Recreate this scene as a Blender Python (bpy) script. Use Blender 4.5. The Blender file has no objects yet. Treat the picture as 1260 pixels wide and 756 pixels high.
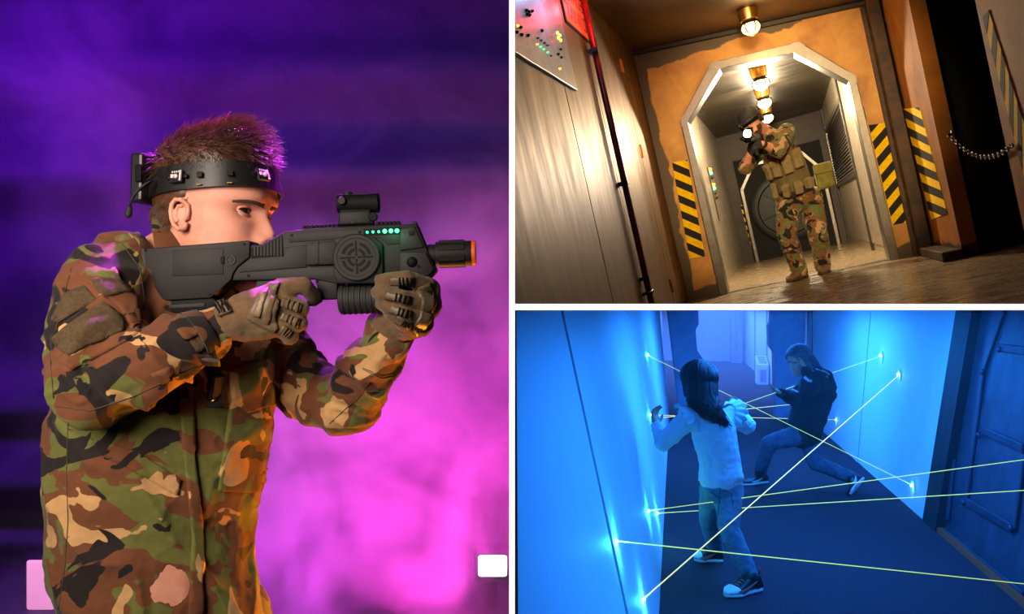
import bpy, bmesh, math, random
import numpy as np
from mathutils import Vector, Matrix, noise, geometry
from mathutils.bvhtree import BVHTree
random.seed(7)
SC = bpy.context.scene
COL = SC.collection
# ------------------------------------------------------------------ camera, world, exposure
F = 1000.0                                   # focal length in pixels of the 1260 x 756 frame
cam_data = bpy.data.cameras.new('camera'); cam_data.sensor_width = 36.0
cam_data.lens = F * 36.0 / 1260.0; cam_data.clip_start = 0.02; cam_data.clip_end = 200
cam = bpy.data.objects.new('camera', cam_data); COL.objects.link(cam)
cam.rotation_euler = (math.pi / 2, 0, 0)
SC.camera = cam
world = bpy.data.worlds.new('world'); SC.world = world; world.use_nodes = True
world.node_tree.nodes['Background'].inputs[0].default_value = (0.55, 0.5, 0.62, 1)
world.node_tree.nodes['Background'].inputs[1].default_value = 0.012
SC.view_settings.view_transform = 'Standard'; SC.view_settings.look = 'None'
SC.view_settings.exposure = 0.0; SC.view_settings.gamma = 1.0
SC.view_settings.use_curve_mapping = False

def V3(*a): return Vector(a)
def ray(px, py): return Vector(((px - 630.0) / F, 1.0, (378.0 - py) / F))
def at(px, py, y): return ray(px, py) * y     # a point on the line of sight at distance y in front

# the two rooms behind the right-hand openings stand at an angle; each has its own right / depth / up axes
def frame(vp, up):
    Vv = ray(*vp).normalized(); up = Vector(up)
    Wv = (up - Vv * up.dot(Vv)).normalized(); return Vv.cross(Wv), Vv, Wv
BU, BV, BW = frame((970, 271), (-0.22, 0, 1)); BH = 0.528
CU, CV, CW = frame((831, 371), (0, 0, 1)); CH = 1.56
def B(u, v, w): return BU * u + BV * v + BW * (w - BH)       # corridor: metres right, deep, above its floor
def C(u, v, w): return CU * u + CV * v + CW * (w - CH)       # laser hall
def Bv(px, py, v): r = ray(px, py); return r * (v / r.dot(BV))
def Bu(px, py, u): r = ray(px, py); return r * (u / r.dot(BU))
def Bw(px, py, w): r = ray(px, py); return r * ((w - BH) / r.dot(BW))
def Cv(px, py, v): r = ray(px, py); return r * (v / r.dot(CV))
def Cw(px, py, w): r = ray(px, py); return r * ((w - CH) / r.dot(CW))
def Bl(p): return Vector((p.dot(BU), p.dot(BV), p.dot(BW) + BH))

# ------------------------------------------------------------------ lights (large ones)
def aim(o, target): o.rotation_euler = (Vector(target) - o.location).to_track_quat('-Z', 'Y').to_euler()
def light(kind, name, loc, power, color, target=None, size=0.2, size_y=None, spot=None, blend=0.6, spread=None):
    d = bpy.data.lights.new(name, kind); d.energy = power; d.color = color
    if kind == 'AREA':
        d.size = size
        if size_y: d.shape = 'RECTANGLE'; d.size_y = size_y
        if spread: d.spread = math.radians(spread)
    else: d.shadow_soft_size = size
    if kind == 'SPOT': d.spot_size = math.radians(spot or 60); d.spot_blend = blend
    o = bpy.data.objects.new(name, d); COL.objects.link(o); o.location = loc
    if target is not None: aim(o, target)
    return o
# corridor (upper right): warm ceiling lamp of the near room, blue and red lamps over the control panel
light('POINT', 'near_room_lamp', B(0.2, 6.2, 2.25), 24, (1.0, 0.66, 0.28), size=0.15)
light('SPOT', 'near_room_spot', B(0.25, 2.6, 1.9), 950, (1.0, 0.72, 0.36), B(0.1, 7.6, 1.15), size=0.2, spot=33)
light('POINT', 'blue_panel_lamp', B(-0.84, 4.2, 2.05), 14, (0.35, 0.5, 1.0), size=0.05)
light('POINT', 'red_sign_lamp', B(-0.82, 5.3, 2.2), 9, (1.0, 0.05, 0.08), size=0.03)
# laser hall (lower right): blue tubes under the slab, with added point fills
for k, (v, pw) in enumerate(((2.6, 48), (5.2, 86), (8.2, 98))):
    light('AREA', 'blue_tube', C(0.85, v, 1.548 - 0.0069 * v), pw, (0.018, 0.225, 1.0), C(0.85, v, 0), size=1.4, size_y=1.6)
    light('POINT', 'blue_fill', C(0.85, v, 1.46 - 0.0069 * v), pw * 0.3, (0.018, 0.225, 1.0), size=0.03)  # unseen fill added to brighten the dark tops of the walls
light('AREA', 'blue_tube', C(0.8, 16.5, 1.40), 260, (0.08, 0.24, 1.0), C(0.8, 16.5, 0), size=1.4, size_y=8)
# stage (left): soft white key, violet rim from behind, orange rim from the front
light('AREA', 'key_softbox', V3(-0.85, 0.05, 0.42), 9, (1.0, 0.84, 0.70), V3(-0.55, 1.45, -0.12), size=0.7, size_y=0.7, spread=80)
light('SPOT', 'violet_rim', V3(-0.75, 2.42, 0.75), 120, (0.62, 0.04, 1.0), V3(-0.6, 1.45, 0.1), size=0.12, spot=50)
light('SPOT', 'violet_hair', V3(-0.46, 1.98, 1.35), 3400, (0.75, 0.05, 1.0), V3(-0.49, 1.47, 0.37), size=0.05, spot=11, blend=0.6)
light('SPOT', 'violet_rim_low', V3(-1.7, 2.3, 0.5), 14, (0.4, 0.03, 1.0), V3(-0.75, 1.45, 0.0), size=0.12, spot=40)
light('SPOT', 'orange_rim', V3(-0.06, 2.0, -0.85), 95, (1.0, 0.3, 0.02), V3(-0.45, 1.45, -0.2), size=0.05, spot=60)
light('SPOT', 'pink_flood', V3(-0.3, 2.7, -1.4), 300, (1.0, 0.065, 0.72), V3(-0.2, 3.5, 0.1), size=0.3, spot=90)
light('SPOT', 'magenta_flood', V3(-0.9, 2.75, -1.42), 190, (0.85, 0.05, 0.95), V3(-0.65, 3.6, -0.1), size=0.3, spot=90)
light('SPOT', 'indigo_flood', V3(-2.6, 2.6, 1.9), 230, (0.22, 0.01, 1.0), V3(-1.8, 4.6, 0.3), size=0.2, spot=110)


# ------------------------------------------------------------------ materials
MATS = {}
def nt(name):
    m = bpy.data.materials.new(name); m.use_nodes = True; MATS[name] = m
    t = m.node_tree; return m, t, t.nodes['Principled BSDF']
def node(t, kind, **kw):
    n = t.nodes.new(kind)
    for k, v in kw.items():
        if k in n.inputs: n.inputs[k].default_value = v
        else: setattr(n, k, v)
    return n
def rgba(c): return (c[0], c[1], c[2], 1.0)
def srgb(r, g, b):
    f = lambda v: (v / 255 / 12.92) if v / 255 <= 0.04045 else ((v / 255 + 0.055) / 1.055) ** 2.4
    return (f(r), f(g), f(b))
def mat(name, color, rough=0.6, metal=0.0, color2=None, nscale=6.0, bump=0.0, bscale=60.0, emit=None, estr=1.0, spec=0.5,
        stretch=None, sheen=0.0, contrast=(0.35, 0.65), subsurf=0.0, coat=0.0, distort=0.6):
    m, t, p = nt(name)
    p.inputs['Base Color'].default_value = rgba(color); p.inputs['Roughness'].default_value = rough
    p.inputs['Metallic'].default_value = metal; p.inputs['Specular IOR Level'].default_value = spec
    if sheen: p.inputs['Sheen Weight'].default_value = sheen
    if coat: p.inputs['Coat Weight'].default_value = coat
    if subsurf:
        p.inputs['Subsurface Weight'].default_value = subsurf; p.inputs['Subsurface Radius'].default_value = (1.0, 0.35, 0.2)
        p.inputs['Subsurface Scale'].default_value = 0.01
    if emit is not None:
        p.inputs['Emission Color'].default_value = rgba(emit); p.inputs['Emission Strength'].default_value = estr
    vec = None
    if color2 is not None or bump:
        tc = node(t, 'ShaderNodeTexCoord'); vec = tc.outputs['Object']
        if stretch:
            mp = node(t, 'ShaderNodeMapping')
            if len(stretch) == 2: mp.inputs['Rotation'].default_value = stretch[1]; mp.vector_type = 'TEXTURE'; mp.inputs['Scale'].default_value = tuple(1 / s for s in stretch[0])
            else: mp.inputs['Scale'].default_value = stretch
            t.links.new(vec, mp.inputs['Vector']); vec = mp.outputs['Vector']
    if color2 is not None:
        nz = node(t, 'ShaderNodeTexNoise', Scale=nscale, Detail=6.0, Roughness=0.6, Distortion=distort)
        t.links.new(vec, nz.inputs['Vector'])
        cr = node(t, 'ShaderNodeValToRGB'); e = cr.color_ramp.elements
        e[0].position, e[1].position = contrast; e[0].color = rgba(color); e[1].color = rgba(color2)
        t.links.new(nz.outputs['Fac'], cr.inputs['Fac']); t.links.new(cr.outputs['Color'], p.inputs['Base Color'])
    if bump:
        nb = node(t, 'ShaderNodeTexNoise', Scale=bscale, Detail=4.0, Roughness=0.6)
        t.links.new(vec, nb.inputs['Vector'])
        bp = node(t, 'ShaderNodeBump', Strength=bump, Distance=0.01)
        t.links.new(nb.outputs['Fac'], bp.inputs['Height']); t.links.new(bp.outputs['Normal'], p.inputs['Normal'])
    return m
def camo(name, scale, cols, seed=0.0, stretch=(1, 1, 1), bump=0.25, weave=900.0):
    # woodland pattern: brown ground with green, tan and black shapes cut from warped noise
    m, t, p = nt(name)
    p.inputs['Roughness'].default_value = 0.85; p.inputs['Specular IOR Level'].default_value = 0.25
    p.inputs['Sheen Weight'].default_value = 0.08
    tc = node(t, 'ShaderNodeTexCoord'); mp = node(t, 'ShaderNodeMapping')
    mp.inputs['Scale'].default_value = stretch; mp.inputs['Location'].default_value = (seed, seed * 1.7, -seed)
    t.links.new(tc.outputs['Object'], mp.inputs['Vector'])
    last = None
    layers = [(1.0, 0.515, cols[1]), (1.15, 0.585, cols[2]), (1.2, 0.580, cols[3])]
    for i, (k, thr, c) in enumerate(layers):
        off = node(t, 'ShaderNodeVectorMath', operation='ADD'); off.inputs[1].default_value = (7.3 * i + 3.1, -4.1 * i, 11.7 * i)
        t.links.new(mp.outputs['Vector'], off.inputs[0])
        nz = node(t, 'ShaderNodeTexNoise', Scale=scale * k, Detail=2.6, Roughness=0.45, Distortion=1.5)
        t.links.new(off.outputs['Vector'], nz.inputs['Vector'])
        mr = node(t, 'ShaderNodeMapRange'); mr.inputs['From Min'].default_value = thr - 0.004; mr.inputs['From Max'].default_value = thr + 0.004
        t.links.new(nz.outputs['Fac'], mr.inputs['Value'])
        mx = node(t, 'ShaderNodeMix', data_type='RGBA')
        t.links.new(mr.outputs['Result'], mx.inputs['Factor'])
        if last is None: mx.inputs['A'].default_value = rgba(cols[0])
        else: t.links.new(last, mx.inputs['A'])
        mx.inputs['B'].default_value = rgba(c); last = mx.outputs['Result']
    # worn, faded cloth
    nf = node(t, 'ShaderNodeTexNoise', Scale=scale * 9, Detail=3.0); t.links.new(mp.outputs['Vector'], nf.inputs['Vector'])
    hv = node(t, 'ShaderNodeHueSaturation'); mv = node(t, 'ShaderNodeMapRange'); mv.inputs['To Min'].default_value = 0.8; mv.inputs['To Max'].default_value = 1.2
    t.links.new(nf.outputs['Fac'], mv.inputs['Value']); t.links.new(mv.outputs['Result'], hv.inputs['Value'])
    t.links.new(last, hv.inputs['Color']); t.links.new(hv.outputs['Color'], p.inputs['Base Color'])
    nb = node(t, 'ShaderNodeTexNoise', Scale=weave, Detail=2.0); t.links.new(tc.outputs['Object'], nb.inputs['Vector'])
    bp = node(t, 'ShaderNodeBump', Strength=bump, Distance=0.002)
    t.links.new(nb.outputs['Fac'], bp.inputs['Height']); t.links.new(bp.outputs['Normal'], p.inputs['Normal'])
    return m

# ------------------------------------------------------------------ objects
def children(o): return [c for c in bpy.data.objects if c.parent == o]
def tag(o, label=None, cat=None, group=None, kind=None):
    if label: o['label'] = label
    if cat: o['category'] = cat
    if group: o['group'] = group
    if kind: o['kind'] = kind
    return o
def thing(name, label, cat, loc=(0, 0, 0), group=None, basis=None):
    o = bpy.data.objects.new(name, None); COL.objects.link(o); o.location = loc; o.empty_display_size = 0.1
    tag(o, label, cat, group); return o
def put(name, me, m, parent=None, smooth=False, kind=None, label=None):
    """link mesh data (world coordinates) as one object; a part keeps its place under its parent"""
    o = bpy.data.objects.new(name, me); COL.objects.link(o)
    if m is not None and not me.materials: me.materials.append(MATS[m] if isinstance(m, str) else m)
    if smooth: me.polygons.foreach_set('use_smooth', [True] * len(me.polygons))
    if parent is not None:
        o.parent = parent
        if parent.parent is None: o.matrix_parent_inverse = Matrix.Translation(-parent.location)   # parts keep world coordinates
    if kind: o['kind'] = kind
    if label: o['label'] = label
    return o
class MB:
    """collects shapes into one mesh"""
    def __init__(s): s.v = []; s.f = []
    def add(s, vs, fs):
        n = len(s.v); s.v += [Vector(p) for p in vs]; s.f += [[i + n for i in f] for f in fs]; return s
    def box(s, o, ax, ay, az):       # corner + three edge vectors
        o, ax, ay, az = map(Vector, (o, ax, ay, az))
        if ax.cross(ay).dot(az) < 0: ax, ay = ay, ax
        p = [o, o + ax, o + ax + ay, o + ay]; p += [q + az for q in p]
        return s.add(p, [(3, 2, 1, 0), (4, 5, 6, 7), (0, 1, 5, 4), (1, 2, 6, 5), (2, 3, 7, 6), (3, 0, 4, 7)])
    def cbox(s, c, ax, ay, az): c, ax, ay, az = map(Vector, (c, ax, ay, az)); return s.box(c - ax / 2 - ay / 2 - az / 2, ax, ay, az)
    def prism(s, pts, ext):          # planar outline pushed along ext
        ext = Vector(ext); pts = [Vector(p) for p in pts]; n = len(pts)
        nrm = geometry.normal(pts) if n > 2 else ext
        if nrm.dot(ext) > 0: pts = pts[::-1]
        tri = geometry.tessellate_polygon([pts])
        fs = []
        for a, b, c in tri:
            q = (pts[b] - pts[a]).cross(pts[c] - pts[a])
            a, b, c = (a, b, c) if q.dot(ext) < 0 else (a, c, b)
            fs += [(a, b, c), (a + n, c + n, b + n)]
        fs += [(i + n, (i + 1) % n + n, (i + 1) % n, i) for i in range(n)]
        # orientation of the side band
        c0 = sum(pts, Vector()) / n
        return s.add(pts + [p + ext for p in pts], fs)
    def tube(s, pts, radii, seg=10, caps=True, flat=None):
        pts = [Vector(p) for p in pts]; n = len(pts)
        if not isinstance(radii, list): radii = [radii] * n
        vs, fs = [], []; prev = None
        for i, p in enumerate(pts):
            d = (pts[min(i + 1, n - 1)] - pts[max(i - 1, 0)])
            d = d.normalized() if d.length > 1e-9 else Vector((0, 0, 1))
            if prev is None:
                a = d.orthogonal().normalized() if flat is None else (Vector(flat) - d * Vector(flat).dot(d)).normalized()
            else:
                a = prev - d * prev.dot(d); a = a.normalized() if a.length > 1e-6 else d.orthogonal().normalized()
            prev = a; b = d.cross(a)
            r = radii[i]; ra, rb = r if hasattr(r, '__len__') else (r, r)
            for k in range(seg):
                t = 2 * math.pi * k / seg; vs.append(p + a * (math.cos(t) * ra) + b * (math.sin(t) * rb))
        for i in range(n - 1):
            for k in range(seg):
                k2 = (k + 1) % seg; fs.append((i * seg + k, i * seg + k2, (i + 1) * seg + k2, (i + 1) * seg + k))
        if caps: fs += [tuple(range(seg))[::-1], tuple(range((n - 1) * seg, n * seg))]
        return s.add(vs, fs)
    def cyl(s, a, b, r, seg=20, r2=None): return s.tube([a, b], [r, r if r2 is None else r2], seg)
    def lathe(s, o, axis, prof, seg=28, caps=True):      # prof: (distance along axis, radius)
        axis = Vector(axis).normalized(); a = axis.orthogonal().normalized(); b = axis.cross(a); o = Vector(o)
        vs, fs = [], []; n = len(prof)
        for h, r in prof:
            for k in range(seg):
                t = 2 * math.pi * k / seg; vs.append(o + axis * h + a * (math.cos(t) * r) + b * (math.sin(t) * r))
        for i in range(n - 1):
            for k in range(seg):
                k2 = (k + 1) % seg; fs.append((i * seg + k, i * seg + k2, (i + 1) * seg + k2, (i + 1) * seg + k))
        if caps: fs += [tuple(range(seg))[::-1], tuple(range((n - 1) * seg, n * seg))]
        return s.add(vs, fs)
    def ball(s, c, rx, ry=None, rz=None, ax=None, seg=20, rings=12):
        ry = rx if ry is None else ry; rz = rx if rz is None else rz; c = Vector(c)
        A = ax or (Vector((1, 0, 0)), Vector((0, 1, 0)), Vector((0, 0, 1)))
        vs = [c - A[2] * rz]; fs = []
        for i in range(1, rings):
            ph = -math.pi / 2 + math.pi * i / rings
            for k in range(seg):
                t = 2 * math.pi * k / seg
                vs.append(c + A[0] * (rx * math.cos(ph) * math.cos(t)) + A[1] * (ry * math.cos(ph) * math.sin(t)) + A[2] * (rz * math.sin(ph)))
        vs.append(c + A[2] * rz); top = len(vs) - 1
        for k in range(seg):
            k2 = (k + 1) % seg; fs.append((0, 1 + k2, 1 + k)); fs.append((top, top - seg + k, top - seg + k2))
        for i in range(rings - 2):
            for k in range(seg):
                k2 = (k + 1) % seg; a = 1 + i * seg
                fs.append((a + k, a + k2, a + seg + k2, a + seg + k))
        return s.add(vs, fs)
    def cap(s, a, ra, b, rb, seg=16, rings=5, flat=None, fk=1.0):
        """a tapered limb with round ends; fk squashes it along flat"""
        a, b = Vector(a), Vector(b); d = b - a; L = d.length; d = d / L if L > 1e-9 else Vector((0, 0, 1))
        pts, rr = [], []
        for i in range(rings + 1):
            t = -math.pi / 2 + math.pi / 2 * i / rings
            pts.append(a + d * (ra * math.sin(t))); rr.append(max(ra * math.cos(t), 1e-4))
        for i in range(rings + 1):
            t = math.pi / 2 * i / rings
            pts.append(b + d * (rb * math.sin(t))); rr.append(max(rb * math.cos(t), 1e-4))
        if flat is not None: rr = [(r * fk, r) for r in rr]
        # fixed axis so that the end caps keep their direction
        vs, fs = [], []; fl = Vector(flat) if flat is not None else d.orthogonal()
        x = (fl - d * fl.dot(d)).normalized(); y = d.cross(x); n = len(pts)
        for p, r in zip(pts, rr):
            r1, r2 = r if hasattr(r, '__len__') else (r, r)
            for k in range(seg):
                t = 2 * math.pi * k / seg; vs.append(p + x * (math.cos(t) * r1) + y * (math.sin(t) * r2))
        for i in range(n - 1):
            for k in range(seg):
                k2 = (k + 1) % seg; fs.append((i * seg + k, i * seg + k2, (i + 1) * seg + k2, (i + 1) * seg + k))
        fs += [tuple(range(seg))[::-1], tuple(range((n - 1) * seg, n * seg))]
        return s.add(vs, fs)
    def loft(s, rings, caps=True):
        n = len(rings[0]); vs = [p for r in rings for p in r]; fs = []
        for i in range(len(rings) - 1):
            for k in range(n):
                k2 = (k + 1) % n; fs.append((i * n + k, i * n + k2, (i + 1) * n + k2, (i + 1) * n + k))
        if caps: fs += [tuple(range(n))[::-1], tuple(range((len(rings) - 1) * n, len(rings) * n))]
        return s.add(vs, fs)
    def mesh(s, name='mesh', clip=None, bevel=0.0, bseg=2, fix=True):
        me = bpy.data.meshes.new(name); bm = bmesh.new()
        vs = [bm.verts.new(p) for p in s.v]
        for f in s.f:
            try: bm.faces.new([vs[i] for i in f])
            except ValueError: pass
        if fix: bmesh.ops.recalc_face_normals(bm, faces=bm.faces)
        if bevel:
            ed = [e for e in bm.edges if len(e.link_faces) == 2 and e.calc_face_angle(0) > 0.6]
            bmesh.ops.bevel(bm, geom=ed, offset=bevel, segments=bseg, profile=0.5, affect='EDGES', clamp_overlap=True)
        for co, no in (clip or []):
            g = bm.verts[:] + bm.edges[:] + bm.faces[:]
            bmesh.ops.bisect_plane(bm, geom=g, plane_co=co, plane_no=no, clear_outer=True)
        bm.to_mesh(me); bm.free(); return me
    def build(s, name, m, parent=None, smooth=False, clip=None, bevel=0.0, bseg=2, kind=None, label=None, autosmooth=None):
        me = s.mesh(name, clip, bevel, bseg)
        if autosmooth is not None: shade(me, autosmooth)
        return put(name, me, m, parent, smooth, kind, label)
def shade(me, angle=35):
    me.polygons.foreach_set('use_smooth', [True] * len(me.polygons))
    if hasattr(me, 'set_sharp_from_angle'): me.set_sharp_from_angle(angle=math.radians(angle))
CLIPB = [(V3(0, 0, 0.012), V3(0, 0, -1)), (V3(0.012, 0, 0), V3(-1, 0, 0))]     # the upper right bay stops at its dividers
CLIPC = [(V3(0, 0, -0.012), V3(0, 0, 1)), (V3(0.012, 0, 0), V3(-1, 0, 0))]
def struct(name, mb, m, clip=None, label=None, bevel=0.0, smooth=False, autosmooth=None):
    o = mb.build(name, m, None, smooth, clip, bevel, kind='structure', autosmooth=autosmooth)
    if label: o['label'] = label
    return o
def blob(mb, voxel, smooth_iter=6, factor=0.5, name='body', dec=None):
    """merge overlapping shapes into one continuous skin"""
    me = mb.mesh(name); o = bpy.data.objects.new(name, me); COL.objects.link(o)
    r = o.modifiers.new('r', 'REMESH'); r.mode = 'VOXEL'; r.voxel_size = voxel
    if smooth_iter:
        sm = o.modifiers.new('s', 'SMOOTH'); sm.iterations = smooth_iter; sm.factor = factor
    dg = bpy.context.evaluated_depsgraph_get(); dg.update()
    out = bpy.data.meshes.new_from_object(o.evaluated_get(dg)); bpy.data.objects.remove(o); bpy.data.meshes.remove(me)
    out.polygons.foreach_set('use_smooth', [True] * len(out.polygons))
    return out
def coords(me):
    a = np.empty(len(me.vertices) * 3); me.vertices.foreach_get('co', a); return a.reshape(-1, 3)
def normals(me):
    a = np.empty(len(me.vertices) * 3); me.vertices.foreach_get('normal', a); return a.reshape(-1, 3)
def setco(me, a): me.vertices.foreach_set('co', np.ascontiguousarray(a).ravel()); me.update()
def push(me, fn):
    """move every vertex along its normal by fn(point)"""
    co, no = coords(me), normals(me)
    d = np.array([fn(Vector(p)) for p in co]); setco(me, co + no * d[:, None])
def join(name, meshes):
    mb = MB(); sm = []
    bm = bmesh.new()
    for me in meshes: bm.from_mesh(me)
    out = bpy.data.meshes.new(name); bm.to_mesh(out); bm.free()
    out.polygons.foreach_set('use_smooth', [True] * len(out.polygons)); return out
def bvh_of(objs):
    vs, fs = [], []
    for o in (objs if isinstance(objs, (list, tuple)) else [objs]):
        me = o.data if hasattr(o, 'data') else o
        n = len(vs); vs += [v.co.copy() for v in me.vertices]; fs += [[i + n for i in p.vertices] for p in me.polygons]
    return BVHTree.FromPolygons(vs, fs)
def hit(bvh, px, py, lift=0.0):
    d = ray(px, py).normalized(); p, n, i, t = bvh.ray_cast(Vector((0, 0, 0)), d)
    if p is None: return None, None
    if n.dot(d) > 0: n = -n
    return p + n * lift, n
def inpoly(x, y, poly):
    c = False; n = len(poly)
    for i in range(n):
        x1, y1 = poly[i]; x2, y2 = poly[(i + 1) % n]
        if (y1 > y) != (y2 > y) and x < (x2 - x1) * (y - y1) / (y2 - y1) + x1: c = not c
    return c
def seam(bvh, pts, r, lift=0.0, step=4.0, flat=None, seg=6):
    """a stitched ridge lying on a surface, following a line of points"""
    out = []
    for (x1, y1), (x2, y2) in zip(pts[:-1], pts[1:]):
        n = max(1, int(math.hypot(x2 - x1, y2 - y1) / step))
        for k in range(n + (1 if (x2, y2) == tuple(pts[-1]) else 0)):
            p, nn = hit(bvh, x1 + (x2 - x1) * k / n, y1 + (y2 - y1) * k / n, lift)
            if p is not None: out.append(p)
    return out
def patch(mb, bvh, poly, thick=0.003, res=3.0, lift=0.0005):
    """a sewn-on piece of cloth lying on a surface: outline in picture points, real thickness"""
    bm = bmesh.new()
    pts = []
    n = len(poly)
    for i in range(n):
        (x1, y1), (x2, y2) = poly[i], poly[(i + 1) % n]
        k = max(1, int(math.hypot(x2 - x1, y2 - y1) / res))
        pts += [(x1 + (x2 - x1) * j / k, y1 + (y2 - y1) * j / k) for j in range(k)]
    nb = len(pts); xs = [p[0] for p in pts]; ys = [p[1] for p in pts]
    x = min(xs) + res
    while x < max(xs):
        y = min(ys) + res
        while y < max(ys):
            if inpoly(x, y, poly) and min((x - a) ** 2 + (y - b) ** 2 for a, b in pts) > (0.6 * res) ** 2: pts.append((x, y))
            y += res
        x += res
    r = geometry.delaunay_2d_cdt([Vector(p) for p in pts], [(i, (i + 1) % nb) for i in range(nb)], [list(range(nb))], 1, 1e-4)
    vv, _, ff = r[0], r[1], r[2]
    low, high = [], []; ok = []
    for q in vv:
        p, nn = hit(bvh, q.x, q.y)
        ok.append(p is not None)
        if p is None: p, nn = Vector(), Vector((0, -1, 0))
        low.append(p - nn * 0.002); high.append(p + nn * (thick + lift))
    m = len(vv); fs = []
    edge = {}
    for f in ff:
        f = list(f)
        if not all(ok[i] for i in f): continue
        a, b, c = [high[i] for i in f[:3]]
        if max((a - b).length, (b - c).length, (c - a).length) > max(0.012, 4.5 * res / F * a.y): continue     # a jump to something behind
        if (b - a).cross(c - a).dot(a) > 0: f = f[::-1]
        fs.append([i + m for i in f])
        for i in range(len(f)): edge[(f[i], f[(i + 1) % len(f)])] = 1
    for (a, b) in edge:
        if (b, a) not in edge: fs.append([a, b, b + m, a + m])
    bm.free()
    used = sorted({i for f in fs for i in f}); idx = {a: b for b, a in enumerate(used)}; al = low + high
    mb.add([al[i] for i in used], [[idx[i] for i in f] for f in fs]); return mb

# ================================================================== shared setting: dividers added between the three bays
mat('added divider paint', srgb(40, 36, 44), 0.9)
mat('white glow edge', (1, 1, 1), 0.5, emit=(1, 1, 1), estr=1.0)  # glow added so the edge strips read pure white; no lamp here
struct('wall_added_divider', MB().box((-0.0028, 0.803, -6), (0.0056, 0, 0), (0, 25, 0), (0, 0, 13)), 'added divider paint', label='added tall dark divider wall between the stage and the two corridors')  # added wall, made deep to stop light crossing between bays
struct('ceiling_added_divider', MB().box((0.003, 0.803, -0.003), (12, 0, 0), (0, 25, 0), (0, 0, 0.006)), 'added divider paint', label='added thin dark slab between the orange corridor and the blue laser hall')  # added slab, runs far back to keep the two bays' light apart
struct('trim_1', MB().box((-0.0028, 0.8, -1), (0.0056, 0, 0), (0, 0.003, 0), (0, 0, 2)), 'white glow edge', label='upright white edge strip with added glow in front of the added divider wall')
struct('trim_2', MB().box((0.0028, 0.8, -0.0031), (1.2, 0, 0), (0, 0.003, 0), (0, 0, 0.0062)), 'white glow edge', label='level white edge strip with added glow between upper and lower corridor')

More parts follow.
